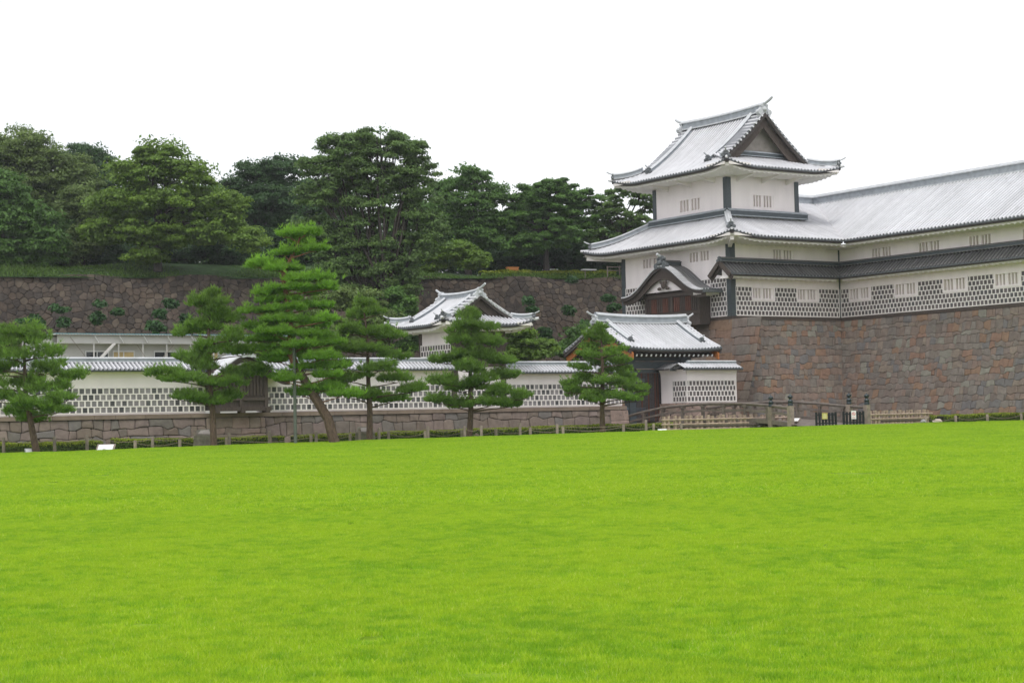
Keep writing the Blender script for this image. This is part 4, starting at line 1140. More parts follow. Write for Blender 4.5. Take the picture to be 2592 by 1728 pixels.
V = []; ns_, nd_ = 90, 16
for i in range(ns_ + 1):
    s = -60 + (LH + 160) * i / ns_
    for j in range(nd_ + 1):
        q = j / nd_; dist = -.25 + 90 * q ** 1.8; z = ZT - .03 + rise(s) * (1 - math.exp(-dist / 3.5)) * (.85 + .15 * math.sin(s * .2)) + .12 * math.sin(s * .5 + j) * min(1, dist / 3) + .02 * dist
        p = S0 + dh * s - nh * dist; V.append((p[0], p[1], z))
F = np.array([(i * (nd_ + 1) + j, (i + 1) * (nd_ + 1) + j, (i + 1) * (nd_ + 1) + j + 1, i * (nd_ + 1) + j + 1) for i in range(ns_) for j in range(nd_)])
tag(np_mesh('hill', np.array(V), F, rng.random(len(F)), bank_m), 'grassy wooded terrace above the old rampart', 'hill', kind='structure')


def leaf_cloud(C, R_, n_per, size, seed, up=.25, flat=1.0, aspect=.55):
    """rhombic leaves scattered in shells round clump centres C with radii R_"""
    r = np.random.default_rng(seed); k = len(C); N = k * n_per
    c = np.repeat(C, n_per, 0); rad = np.repeat(R_, n_per, 0)
    d = r.normal(size=(N, 3)); d /= np.linalg.norm(d, axis=1)[:, None]; d[:, 2] = np.where(d[:, 2] < -.25, -d[:, 2] * .6, d[:, 2])
    rr = r.random(N) ** .45; p = c + d * rad * rr[:, None]
    nn = d * .7 + r.normal(size=(N, 3)) * .55 + np.array([0, 0, up * 2]); nn /= np.linalg.norm(nn, axis=1)[:, None]
    t = np.cross(nn, r.normal(size=(N, 3))); t /= np.linalg.norm(t, axis=1)[:, None]; b = np.cross(nn, t)
    s = size * r.uniform(.6, 1.35, N)[:, None]
    V = np.stack([p - t * s, p + b * s * aspect + nn * s * .1, p + t * s, p - b * s * aspect + nn * s * .1], 1).reshape(-1, 3)
    ct = np.repeat(r.random(k), n_per)
    return V, np.arange(N * 4).reshape(-1, 4), np.clip(.5 * ct + .5 * r.random(N), 0, 1)


LM = {
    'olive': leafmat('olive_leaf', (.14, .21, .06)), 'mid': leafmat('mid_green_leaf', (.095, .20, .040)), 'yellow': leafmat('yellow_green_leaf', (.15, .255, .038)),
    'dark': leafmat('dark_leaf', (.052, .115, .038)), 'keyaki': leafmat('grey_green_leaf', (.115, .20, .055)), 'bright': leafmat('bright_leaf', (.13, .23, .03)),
    'fern': leafmat('wall_plant_leaf', (.045, .12, .032)), 'hedge': leafmat('hedge_leaf', (.075, .12, .022)), 'hedge_lit': leafmat('lit_hedge_top_leaf', (.24, .30, .03)),  # hedges: lit top and dark side put into the two leaf colours
}


def btree(label, lobes, D, lm, base=None, seed=1, dens=1.0, leaf=.105, name='broadleaf_tree', cat='tree', group=None, depth=.75, fill=1.0, trunk=True, zb=None, limbs=True, clump=1.0, multi=1, n_per=260):
    """broadleaf tree; lobes = (cx, cy, rx, ry) of the crown masses in photo pixels at distance D"""
    r = np.random.default_rng(seed); sc = D / 4405.0; C = []; R_ = []; LB = []
    for (cx, cy, rx, ry) in lobes:
        c = at(cx, cy, D); a, b = rx * sc * 1.06, ry * sc * 1.10; LB.append((c, a, b))
        n = int(dens * 7.0 * (a * b) ** .5 * (a + b) / 1.6 / clump ** 1.6 + 8)
        for _ in range(n):
            d = r.normal(size=3); d /= np.linalg.norm(d); q = r.random() ** .30
            off = R0 * d[0] * a * .86 + F0 * d[1] * a * depth + U0 * d[2] * b * .86
            C.append(c + off * q); s = clump * r.uniform(.55, 1.15) * min(1.25, .55 + .12 * min(a, b)); R_.append((s * 1.2, s * 1.2, s * .72))
    C = np.array(C); R_ = np.array(R_)
    V, F, t = leaf_cloud(C, R_, n_per, leaf, seed + 5)
    if fill:                                  # sparse leaves through the inside of the masses
        FC, FR = [], []
        for (c, a, b) in LB:
            for _ in range(int(fill * 1.1 * a * a * b) + 1):
                d = r.normal(size=3); d /= np.linalg.norm(d); q = r.random() ** .4 * .85; FC.append(c + (R0 * d[0] * a + F0 * d[1] * a * depth + U0 * d[2] * b) * q); FR.append((1.3, 1.3, 1.0))
        V2, F2, t2 = leaf_cloud(np.array(FC), np.array(FR) * min(1, clump), 90, leaf * 1.5, seed + 6, flat=1); F = np.concatenate([F, F2 + len(V)]); V = np.concatenate([V, V2]); t = np.concatenate([t, t2 * .7])
    bx_, by_ = base if base else (sum(l[0] * l[2] for l in lobes) / sum(l[2] for l in lobes), None)
    zt = max(l[0][2] for l in LB)
    p0 = at(bx_, 700, D); p0 = np.array([p0[0], p0[1], (14.4 if zb is None else zb)])
    root = thing(name, label, cat, p0, group)
    np_mesh('crown', V, F, t, LM[lm], root)
    if trunk:
        m = MB(); hh = max(1.0, zt - p0[2])
        for q in range(multi):
            off = np.array([r.uniform(-.5, .5), r.uniform(-.5, .5), 0]) * (multi > 1); fork = p0 + off * 3 + np.array([0, 0, hh * r.uniform(.25, .4)])
            rad = .04 * hh ** .8 * (1 if multi == 1 else .42) + .06
            m.tube([p0 + off - np.array([0, 0, .6]), p0 + off + np.array([0, 0, .5]), (p0 + fork) / 2 + off, fork], [rad * 1.35, rad, rad * .9, rad * .75], 0, 9)
            pick = LB if len(LB) < 4 else [LB[i] for i in r.permutation(len(LB))[:max(4, len(LB) // multi + 2)]]
            for (c, a, b) in pick:
                for _ in range(2):
                    e = c + R0 * r.uniform(-.5, .5) * a + F0 * r.uniform(-.4, .4) * a + U0 * r.uniform(-.2, .3) * b
                    mid = fork * .5 + e * .5 + np.array([r.uniform(-.5, .5), r.uniform(-.5, .5), hh * .06])
                    m.tube([fork, fork * .75 + mid * .25 + U0 * .1 * hh * .3, mid, e], [rad * .6, rad * .5, rad * .35, rad * .1], 0, 6)
                    for _ in range(3):
                        e2 = e + r.normal(size=3) * np.array([a * .22, a * .22, b * .2]); m.tube([mid * .4 + e * .6, e2], [rad * .2, rad * .05], 0, 5)
        m.build('trunk', bark_dk, root)
    return root


WG = 'trees of the wood above the old rampart'
btree('olive green tree with the tall rounded crown at the far left', [(60, 390, 95, 62), (-40, 430, 130, 90), (150, 440, 95, 60), (70, 500, 130, 80), (200, 500, 70, 60), (-60, 560, 120, 80)], 152, 'olive', seed=1, group=WG)
btree('bright green low tree at the left edge of the picture', [(0, 500, 75, 65), (60, 570, 85, 60), (10, 640, 110, 55), (110, 625, 65, 55), (-90, 560, 90, 90)], 139, 'mid', seed=2, group=WG, leaf=.13)
btree('grey green bushy tree between the bright left tree and the broad tree', [(205, 520, 65, 50), (235, 590, 60, 55), (190, 640, 60, 40)], 143, 'olive', seed=3, group=WG)
btree('dark tree showing only its top behind the olive crown', [(215, 405, 60, 40), (255, 440, 45, 50), (270, 500, 60, 60)], 166, 'dark', seed=4, group=WG)
btree('broad yellow green tree with layered branches left of the tall pine', [(400, 395, 70, 32), (360, 440, 90, 45), (470, 450, 85, 40), (330, 520, 110, 40), (450, 520, 110, 42), (570, 520, 70, 38), (300, 590, 95, 38), (430, 600, 100, 34), (560, 590, 90, 38), (640, 610, 40, 32), (370, 650, 60, 22)], 138, 'yellow', base=(400, 700), seed=5, group=WG, leaf=.11, depth=.9, dens=.95)
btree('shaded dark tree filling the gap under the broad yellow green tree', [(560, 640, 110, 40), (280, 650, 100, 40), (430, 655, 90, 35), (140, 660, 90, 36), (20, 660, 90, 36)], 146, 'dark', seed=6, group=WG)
btree('dark green tree with two rounded tops left of the giant tree', [(640, 440, 45, 32), (710, 440, 60, 42), (600, 490, 45, 45), (680, 520, 90, 60), (640, 600, 80, 50), (730, 600, 60, 60)], 152, 'dark', seed=7, group=WG, dens=.9)
giant = [(880, 385, 70, 48), (985, 385, 75, 46), (1050, 440, 60, 50), (835, 450, 62, 52), (940, 450, 90, 60), (860, 365, 60, 30), (950, 350, 70, 24), (1040, 385, 48, 32), (800, 420, 50, 34), (900, 430, 70, 36), (1010, 450, 65, 38), (820, 500, 75, 50), (940, 520, 80, 55), (1060, 520, 60, 55), (800, 590, 65, 55), (1080, 600, 55, 60), (900, 610, 75, 60), (1010, 640, 80, 60), (860, 690, 75, 55), (960, 710, 65, 50), (1020, 740, 50, 55), (830, 640, 50, 50)]
btree('giant grey green tree with many upright limbs rising above the whole wood', giant, 126, 'keyaki', base=(965, 800), seed=8, leaf=.095, dens=.62, fill=.45, zb=2.0, multi=5, clump=.9, n_per=260)
btree('dark layered tree with a dense round top right of the giant tree', [(1190, 455, 62, 30), (1125, 485, 40, 32), (1245, 500, 45, 32), (1180, 530, 85, 40), (1130, 570, 50, 40), (1230, 590, 80, 45), (1170, 620, 60, 35)], 150, 'mid', seed=9, group=WG)
btree('open tree with pale sky gaps left of the castle turret', [(1400, 495, 95, 34), (1350, 540, 80, 40), (1390, 474, 80, 18), (1320, 515, 60, 24), (1460, 500, 65, 24), (1390, 530, 90, 28), (1290, 560, 60, 34), (1480, 550, 70, 32), (1400, 590, 110, 40), (1330, 620, 80, 36)], 150, 'mid', seed=10, group=WG, dens=.75, fill=.22, clump=.75)
btree('thin airy tree half hidden by the turret roof', [(1590, 486, 72, 20), (1535, 525, 55, 32), (1640, 515, 50, 28), (1590, 560, 75, 32), (1545, 600, 70, 40), (1640, 590, 40, 26)], 150, 'keyaki', seed=11, group=WG, dens=.5, fill=.1, clump=.75)
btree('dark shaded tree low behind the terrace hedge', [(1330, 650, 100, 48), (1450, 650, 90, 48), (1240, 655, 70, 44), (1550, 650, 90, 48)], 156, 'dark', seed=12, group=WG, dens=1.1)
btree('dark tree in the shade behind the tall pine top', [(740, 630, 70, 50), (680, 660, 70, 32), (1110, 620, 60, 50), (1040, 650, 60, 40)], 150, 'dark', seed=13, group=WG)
btree('rounded bright green bush on the rampart top beside the giant tree', [(1155, 648, 62, 32), (1205, 662, 40, 28), (1100, 660, 40, 32)], 141, 'bright', seed=14, name='bush', cat='bush', trunk=False, clump=.7, zb=13.6)
for i, (px, py, rx, ry, lm_, lab) in enumerate(((60, 560, 150, 110, 'mid', 'rounded tree standing behind the far left crowns'), (330, 560, 150, 90, 'dark', 'dark tree filling in behind the broad yellow green tree'), (560, 560, 130, 95, 'mid', 'green tree behind the gap right of the broad tree'), (800, 560, 130, 110, 'dark', 'dark tree behind the giant tree'), (1080, 590, 130, 90, 'mid', 'green tree deep behind the right side of the giant tree'),
                                                    (1310, 600, 120, 72, 'dark', 'dark tree deep in the wood left of the open tree'), (1420, 610, 90, 66, 'mid', 'green tree filling the low part behind the open tree'), (1560, 625, 110, 62, 'dark', 'dark low tree behind the airy tree beside the turret'))):
    btree(lab, [(px, py, rx, ry), (px - rx * .5, py + ry * .55, rx * .7, ry * .6), (px + rx * .5, py + ry * .55, rx * .7, ry * .6), (px - rx * .4, 680, rx * .8, 26), (px + rx * .4, 680, rx * .8, 26)], 174, lm_, seed=90 + i, group=WG, leaf=.13, dens=.9, fill=.6, clump=1.25)
# greenery in the court behind the low wall
CG = 'bushes in the court behind the moat wall'
btree('olive bush under the giant tree left of the small turret', [(850, 760, 60, 36), (800, 820, 65, 45), (880, 850, 60, 45), (960, 830, 55, 50), (930, 770, 45, 40)], 119, 'olive', seed=15, name='bush', cat='bush', trunk=False, zb=2, group=CG, clump=.8)
btree('dark bush beside the left eave of the small turret', [(1000, 780, 50, 60), (1040, 850, 40, 50)], 122, 'mid', seed=16, name='bush', cat='bush', trunk=False, zb=2, group=CG, clump=.8)
btree('yellow green bush seen over the wall behind the tall pine', [(700, 885, 70, 24), (790, 890, 60, 22)], 104, 'bright', seed=17, name='bush', cat='bush', trunk=False, zb=2, group=CG, clump=.6)
btree('yellow green bush right of the small turret', [(1320, 855, 50, 32), (1370, 885, 55, 26), (1300, 900, 40, 26)], 116, 'bright', seed=18, name='bush', cat='bush', trunk=False, zb=2, group=CG, clump=.6)
btree('dark bush against the old rampart left of the gate', [(1480, 850, 45, 36), (1440, 885, 45, 28), (1520, 880, 45, 30)], 120, 'mid', seed=19, name='bush', cat='bush', trunk=False, zb=2, group=CG, clump=.7)
VG = 'plants growing from the old rampart'
for i, (px, py, rx, ry, lab) in enumerate([(145, 786, 14, 8, 'small dark fern on the left part of the old rampart'), (100, 812, 15, 12, 'fern in the joints low on the old rampart above the left pine'), (60, 815, 10, 6, 'tiny fern at the lower left of the old rampart'), (243, 812, 15, 16, 'tall clump of ferns on the old rampart above the prefab roof'), (258, 771, 7, 6, 'tiny fern halfway up the old rampart'), (390, 824, 26, 16, 'broad leafy plant low on the old rampart'), (408, 800, 12, 12, 'leafy plant hanging over the broad plant'), (432, 775, 12, 8, 'sprig on the old rampart left of the second pine'), (470, 812, 16, 14, 'fern beside the second pine top'), (300, 792, 9, 5, 'flat fern in a joint of the old rampart'), (160, 820, 12, 8, 'fern just above the end of the prefab roof'),
                                           (1540, 757, 20, 12, 'large leafy plant on the rampart beside the turret post'), (1556, 776, 14, 9, 'lower leafy plant beside the turret post'), (1440, 790, 8, 16, 'narrow trailing plant above the gate roof'), (1340, 765, 12, 8, 'round plant on the rampart right of the small turret roof'), (1350, 785, 14, 9, 'leafy plant level with the small turret eave'), (1375, 845, 22, 20, 'large dark leafy plant low behind the moat wall'), (1450, 712, 7, 5, 'tuft over the rampart edge'), (1475, 828, 24, 12, 'dark shrub growing out of the rampart left of the gate gable')]):
    Dp = 128 + (px / 2592) * 20 - (py - 700) * .012
    btree(lab, [(px, py, rx * .9, ry * .8), (px + rx * .6 * math.cos(i * 2.4), py + ry * .8 * math.sin(i * 1.7), rx * .7, ry * .7)], Dp, 'fern', seed=40 + i, name='wall_plant', cat='plant', trunk=False, zb=at(px, py, Dp)[2] - .3, group=VG, clump=.42, leaf=.12, depth=.3, n_per=45)

# bank vegetation and hedge on the terrace
def hedge_run(name, label, cat, P, hgt, wid, dens, leafm, topm, leaf=.05, seed=1, lumpy=.06, group=None, kind=None, parent=None):
    """clipped hedge along the line P[0]-P[1] (points at its foot), small leaves over a solid core"""
    r = np.random.default_rng(seed); p, q = np.array(P[0], float), np.array(P[1], float); L_ = np.linalg.norm(q - p); d = (q - p) / L_; a = np.array([d[1], -d[0], 0]); a /= np.linalg.norm(a)
    N = int(L_ * (2 * hgt + wid) * dens); u = r.random(N) * L_; side = r.random(N) * (2 * hgt + wid)
    rr = wid / 2; lump = lumpy * np.sin(u * 2.1 + seed) * np.sin(u * .7 + 1)
    s = np.where(side < hgt, -rr, np.where(side < hgt + wid, side - hgt - rr, rr)); z = np.where(side < hgt, side, np.where(side < hgt + wid, hgt, side - hgt - wid))
    top = (side >= hgt) & (side < hgt + wid)
    z = z + np.where(top, lump, 0) + r.normal(size=N) * .02; s = s + r.normal(size=N) * .02
    pos = p + d * u[:, None] + a * s[:, None] + np.array([0, 0, 1.]) * z[:, None]
    nn = np.where(top[:, None], np.array([0, 0, 1.]), a * np.sign(s)[:, None]) + r.normal(size=(N, 3)) * .6; nn /= np.linalg.norm(nn, axis=1)[:, None]
    t = np.cross(nn, r.normal(size=(N, 3))); t /= np.linalg.norm(t, axis=1)[:, None]; b = np.cross(nn, t); sz = (leaf * r.uniform(.6, 1.4, N))[:, None]
    V = np.stack([pos - t * sz, pos + b * sz * .6, pos + t * sz, pos - b * sz * .6], 1).reshape(-1, 3)
    mi = (z > hgt - .13 * (.5 + r.random(N))).astype(int)
    root = thing(name, label, cat, p, group)
    if kind: root['kind'] = kind
    np_mesh('foliage', V, np.arange(N * 4).reshape(-1, 4), r.random(N), [leafm, topm], root, mi)
    m = MB(); w = rr - .03
    v = [p - a * w, p + a * w, q + a * w, q - a * w]; m.add([*v, *[x + np.array([0, 0, hgt - .04]) for x in v]], [(0, 3, 2, 1), (4, 5, 6, 7), (0, 1, 5, 4), (1, 2, 6, 5), (2, 3, 7, 6), (3, 0, 4, 7)])
    m.build('branches', mat('hedge_core', (.022, .026, .010), 1), root)
    return root


def hp(s, back, z=0): p = S0 + dh * s - nh * back; return (p[0], p[1], z)


# rough grass on the terrace edge: countless blades, one object
r_ = np.random.default_rng(5); N = 42000; s = r_.random(N) * (LH + 10) - 5; bk = r_.random(N) ** 1.3 * 6 - .2
base = np.stack([S0[0] + dh[0] * s - nh[0] * bk, S0[1] + dh[1] * s - nh[1] * bk, ZT - .06 + (.3 + 1.6 / (1 + np.exp((s - sT) / 2.2))) * .85 * (1 - np.exp(-np.maximum(bk, 0) / 3.5))], 1)
hgt = r_.uniform(.15, .55, N) * (.6 + .4 * np.sin(s * .6)); lean = r_.normal(size=(N, 3)) * .15; lean[:, 2] = 0
wv = r_.normal(size=(N, 3)); wv[:, 2] = 0; wv /= np.linalg.norm(wv, axis=1)[:, None]; wv *= .05
Vg = np.stack([base - wv, base + wv, base + lean + np.stack([np.zeros(N), np.zeros(N), hgt], 1)], 1).reshape(-1, 3)
tag(np_mesh('terrace_grass', Vg, np.arange(N * 3).reshape(-1, 3), r_.random(N), leafmat('terrace_grass_blade', (.085, .16, .028))), 'rough grass along the top edge of the old rampart', 'grass', kind='stuff')
sA = (at(1245, 700, 145)[:2] - S0) @ dh; sB = (at(1575, 700, 150)[:2] - S0) @ dh
hedge_run('terrace_hedge', 'loose yellow green hedge along the terrace edge left of the turret', 'hedge', (hp(sA, 1.9, 13.35), hp(sB, 1.9, 13.35)), .75, .9, 300, LM['bright'], LM['hedge_lit'], leaf=.11, seed=3, lumpy=.2)
pb = at(1297, 690, 149.5); m = MB(); m.box((-.5, -.2, 0), (.5, .2, .62)); m.box((-.54, -.24, .62), (.54, .24, .7)); m.box((-.42, -.215, .12), (.42, -.201, .5), 1)
bx_o = thing('orange_box', 'small orange utility box behind the terrace hedge', 'box', (pb[0], pb[1], 13.85)); o = m.build('body', [mat('orange_paint', (.6, .25, .08), .6), mat('orange_paint_dark', (.5, .2, .06), .6)], None); o.parent = bx_o; o.rotation_euler = (0, 0, math.atan2(dh[1], dh[0]))
for i, (xa, xb, lab) in enumerate(((1376, 1410, 'left white bench top above the terrace hedge'), (1473, 1507, 'right white bench top above the terrace hedge'))):
    p, q = at(xa, 682.5, 150.5), at(xb, 683, 151); b_ = thing('white_bench', lab, 'bench', (p[0], p[1], 14.3), 'white benches on the terrace'); m = MB(); m.bar(p, q, .5, .09); m.build('seat', white_paint, b_)
    for k in (.15, .85):
        m = MB(); c = p + (q - p) * k; m.box((c[0] - .06, c[1] - .2, c[2] - .75), (c[0] + .06, c[1] + .2, c[2] - .05)); m.build('leg', gwood, b_)
p, q = at(1536, 676, 150), at(1600, 676, 151); rl = thing('terrace_railing', 'grey double rail on the terrace beside the turret', 'railing', (p[0], p[1], 14))
for dz in (0, -.3): m = MB(); m.tube([p + U0 * dz, q + U0 * dz], [.04, .04], 0, 6); m.build('rail', gwood, rl)
for k in (.02, .5): m = MB(); c = p + (q - p) * k; m.tube([c + U0 * .08, c - U0 * .9], [.05, .05], 0, 6); m.build('post', gwood, rl)

# prefab site office behind the low wall
pf = thing('prefab_office', 'long pale prefab office with thin teal roof edge behind the moat wall', 'building', (45, 110.6, 2))
PY = 110.55; m = MB(); m.box((38.1, PY + .9, 2), (54.5, PY + 7, 7.55)); m.build('wall', prefab_wall, pf)
m = MB(); m.box((37.9, PY - .35, 7.62), (54.7, PY + 7.3, 7.68), 0)
for k in range(84): m.box((37.95 + k * .2, PY - .4, 7.66), (38.05 + k * .2, PY + 7.3, 7.73), 1)
m.build('roof', [prefab_wall, prefab_roof], pf)
m = MB(); m.box((38.15, PY - .05, 5.95 + 1.13), (54.5, PY + 0, 7.6)) ; m.box((38.15, PY + .0, 7.06), (54.5, PY + .9, 7.12)); m.build('fascia_panel', prefab_wall, pf)
for k in range(9):
    m = MB(); x = 40.6 + k * 1.7; m.bar((x, PY - .3, 7.55), (x + .35, PY - .06, 7.12), .05, .05); m.build('bracket', white_paint, pf)
    m = MB(); m.box((x, PY - .02, 2), (x + .07, PY + .06, 7.06)); m.build('gallery_post', prefab_wall, pf)
for i, (xa, xb, mm) in enumerate(((40.4, 41.9, glass_dark), (42.3, 43.7, paper_m), (45.2, 46.7, glass_dark), (47.0, 48.3, paper_m), (48.5, 49.8, paper_m))):
    m = MB(); m.box((xa, PY + .84, 5.6), (xb, PY + .899, 6.55), 0); w_ = m.build('window', mm, pf)
    m = MB()
    for q in ((xa - .06, 6.56, xb + .06, 6.64), (xa - .06, 5.55, xa, 6.56), (xb, 5.55, xb + .06, 6.56), ((xa + xb) / 2 - .03, 5.6, (xa + xb) / 2 + .03, 6.55)): m.box((q[0], PY + .80, q[1]), (q[2], PY + .84, q[3]))
    m.build('window_frame', white_paint, w_)
m = MB(); m.bar((41.9, PY - .35, 7.05), (39.3, PY - .35, 4.4), .5, .09, 0); m.build('staircase', prefab_wall, pf)
for (x0_, z0_, x1_, z1_) in ((39.0, 7.5, 40.2, 6.0), (43.6, 7.0, 44.6, 5.6), (46.2, 7.0, 44.9, 5.6)):
    m = MB(); m.tube([(x0_, PY - .06, z0_), (x1_, PY - .06, z1_)], [.015, .015], 0, 5); m.build('brace', gwood, pf)

# ------------------------------------------------------------------ pines
needle_a = leafmat('pine_needle', (.19, .38, .04), .45, .4)
needle_b = leafmat('dark_pine_needle', (.15, .275, .042), .45, .5)


def needles(C, size, seed, n=11, wid=.012, up=.75):
    """tufts of thin needles fanning up and out; C rows: x, y, z, outward x, outward y, tint"""
    r = np.random.default_rng(seed); N = len(C) * n; c = np.repeat(C, n, 0)
    d = r.normal(size=(N, 3)) * .62; d[:, 0] += c[:, 3] * .5; d[:, 1] += c[:, 4] * .5; d[:, 2] = np.abs(d[:, 2]) * .8 + up; d /= np.linalg.norm(d, axis=1)[:, None]
    L_ = size * r.uniform(.6, 1.2, N)[:, None]; w = np.cross(d, r.normal(size=(N, 3))); w /= np.linalg.norm(w, axis=1)[:, None]; w *= wid * r.uniform(.7, 1.3, N)[:, None]
    p = c[:, :3]; V = np.stack([p - w, p + w, p + d * L_ + w * .3, p + d * L_ - w * .3], 1).reshape(-1, 3)
    return V, np.arange(N * 4).reshape(-1, 4), np.clip(c[:, 5] * .6 + r.random(N) * .4, 0, 1)


def pad_tufts(c, ra, rb, rz, n, r, ax=None):
    """tufts over one flattened foliage pad"""
    ax = R0 if ax is None else ax; bxv = np.cross(U0, ax); out = []
    for _ in range(n):
        th = r.uniform(0, 2 * PI); q = r.random() ** .5; h = r.uniform(-.35, 1) * math.sqrt(max(0, 1 - q * q)) + r.normal() * .12
        o_ = ax * math.cos(th) * q * ra + bxv * math.sin(th) * q * rb; on = o_ / (np.linalg.norm(o_) + .05)
        p = c + o_ + U0 * h * rz; out.append((*p, on[0] * q, on[1] * q, r.random() * .6 + .25 * q))
    return out


def pine(label, D, trunk, env=None, pads=None, seed=1, matn=None, barkm=None, tr=.16, step=15, nb=4, tsize=.26, per=23, droop=0, group='pines along the moat', gz=.15):
    """trunk: photo-pixel polyline from the foot up; env: rows (y, left, right) of the outline; pads: explicit foliage layers"""
    r = np.random.default_rng(seed); sc = D / 4405.0
    T = [at(x, y, D) for x, y in trunk]; T[0] = np.array([T[0][0], T[0][1], gz])
    root = thing('pine_tree', label, 'tree', (T[0][0], T[0][1], gz), group)
    m = MB(); n = len(T); cum = np.linspace(0, 1, n)
    TT = [T[0] - U0 * .3] + T; rad = [tr * 1.35] + [tr * (1 - .86 * c) + .015 for c in cum]
    hk = 5 if barkm else len(TT)
    m.tube(TT[:hk + 1], rad[:hk + 1], 1 if barkm else 0, 9)
    if barkm: m.tube(TT[hk:], rad[hk:], 0, 9)
    ty = np.array([p[2] for p in T]); tufts = []

    def tpos(z):
        return np.array([np.interp(z, ty, [p[k] for p in T]) for k in range(3)])
    if env:
        ys_ = [e[0] for e in env]; y = ys_[0]
        while y <= ys_[-1]:
            xl, xr = np.interp(y, ys_, [e[1] for e in env]), np.interp(y, ys_, [e[2] for e in env])
            zc = at((xl + xr) / 2, y, D)[2]; tp = tpos(min(max(zc - .05, ty[0] + .4), ty[-1]))
            tx = np.interp(y, [q[1] for q in trunk][::-1], [q[0] for q in trunk][::-1])
            ph = r.uniform(0, 6.28)
            for k in range(nb):
                if r.random() < .12: continue
                an = ph + 2 * PI * k / nb + r.uniform(-.4, .4); ca, sa = math.cos(an), math.sin(an)
                ext = (xr - tx if ca > 0 else tx - xl) * sc; ext = max(.25, ext); side = ext * abs(ca) + .8 * (xr - xl) / 2 * sc * abs(sa); L_ = max(.25, side * r.uniform(.45, 1.08))
                dirv = R0 * ca + F0 * sa; z1 = zc + r.uniform(-.15, .12)
                root_z = z1 - .10 * L_ - .12; b0 = tpos(min(max(root_z, ty[0] + .4), ty[-1])); b1 = np.array([b0[0] + dirv[0] * L_, b0[1] + dirv[1] * L_, z1])
                mid = (b0 + b1) / 2 - U0 * .08 * L_ * r.uniform(0, 1.2)
                m.tube([b0, mid, b1], [.02 + .022 * L_, .012 + .012 * L_, .006], 0, 5)
                kk = 0
                steps = max(2, int(L_ / .40))
                for j in range(steps):
                    u = .30 + .70 * (j + r.random() * .5) / steps; c = b0 * (1 - u) ** 2 + 2 * mid * u * (1 - u) + b1 * u * u
                    wr = (.22 + .16 * L_ * (1 - abs(u - .62))) * r.uniform(.6, 1.35); side_off = np.cross(U0, dirv) * r.normal() * .10 * L_
                    cc = c + side_off + U0 * .07
                    tufts += pad_tufts(cc, wr * 1.1, wr, .16 + .25 * wr, int(per * wr * 2.9), r, dirv)
            y += step * r.uniform(.9, 1.5)
        top = T[-1]; tufts += pad_tufts(top, .18, .18, .35, 40, r)
    if pads:
        for (px, py, hx, hy, dd) in pads:
            c = at(px, py, D) + F0 * dd * 1.1; a, hz = hx * sc * (1.0 if barkm else 1.1), hy * sc * (.85 if barkm else 1.5)
            tp = tpos(min(max(c[2] - .25 - .1 * a, ty[0] + .5), ty[-1])); mid = (tp + c) / 2 - U0 * .05
            m.tube([tp, mid, c - U0 * hz * .4], [.03 + .02 * np.linalg.norm(c - tp), .03, .02], 0, 6)
            for k in range(3): m.tube([c - U0 * hz * .4, c + R0 * r.uniform(-.8, .8) * a + F0 * r.uniform(-.5, .5) * a - U0 * hz * .15], [.02, .006], 0, 5)
            nsub = max(6, int(a * 11))
            for k in range(nsub):
                th = r.uniform(0, 2 * PI); q = r.random() ** .5 * .82
                cc = c + R0 * math.cos(th) * q * a + F0 * math.sin(th) * q * a * .75 + U0 * r.normal() * hz * .22; wr = r.uniform(.26, .46)
                tufts += pad_tufts(cc, wr, wr, hz * .5, int(per * wr * 3.0), r)
    m.build('trunk', [barkm or bark, bark], root)
    T_ = np.array(tufts); sel = T_[r.random(len(T_)) < .07].copy(); sel[:, 2] += r.uniform(.10, .34, len(sel)); sel[:, 0] += r.normal(size=len(sel)) * .12; sel[:, 1] += r.normal(size=len(sel)) * .12; sel[:, 5] = 1
    T_ = np.concatenate([T_, sel]); V, F, t = needles(T_, tsize, seed + 9)
    np_mesh('needles', V, F, t, matn or needle_b, root)
    return root


pine('bushy pine at the far left with a leaning dark trunk', 78, [(97, 1140), (80, 1080), (66, 1000), (62, 920), (62, 862)],
     None, [(60, 843, 45, 20, -0.48), (18, 868, 40, 20, -0.71), (92, 868, 40, 20, -0.19), (122, 895, 35, 20, -0.62), (50, 903, 50, 18, -0.78), (12, 930, 45, 18, -0.18), (102, 935, 50, 20, 0.75), (160, 955, 42, 16, 0.54), (60, 965, 55, 18, 0.48), (-5, 975, 40, 16, -0.5), (120, 985, 60, 18, 0.07), (172, 1008, 32, 14, -0.4), (20, 1010, 45, 16, -0.59), (92, 1025, 58, 18, -0.71), (150, 1038, 38, 14, -0.51), (38, 1050, 35, 14, 0.77), (72, 1064, 40, 12, 0.59), (-30, 940, 30, 18, 0.55)], seed=61, matn=needle_b, gz=.1)
pine('young pine with loose upright top in front of the timber bay', 82, [(541, 1105), (538, 1040), (530, 960), (528, 850), (532, 760)],
     None, [(531, 748, 8, 12, 0.18), (507, 768, 18, 14, -0.18), (550, 778, 20, 16, -0.11), (530, 800, 33, 17, 0.23), (520, 828, 48, 15, 0.42), (577, 803, 20, 18, 0.21), (478, 838, 36, 14, 0.68), (592, 855, 28, 16, -0.74), (545, 880, 52, 17, 0.19), (487, 903, 42, 14, 0.31), (610, 893, 36, 12, 0.01), (428, 948, 44, 11, -0.58), (505, 930, 36, 18, -0.05), (470, 962, 50, 11, -0.74), (600, 948, 55, 12, 0.78), (640, 935, 36, 12, 0.66), (565, 972, 55, 13, 0.09), (480, 1008, 46, 12, -0.36), (562, 1003, 42, 12, 0.74), (520, 1018, 50, 11, 0.13)], seed=62, step=17, per=30, gz=.2)
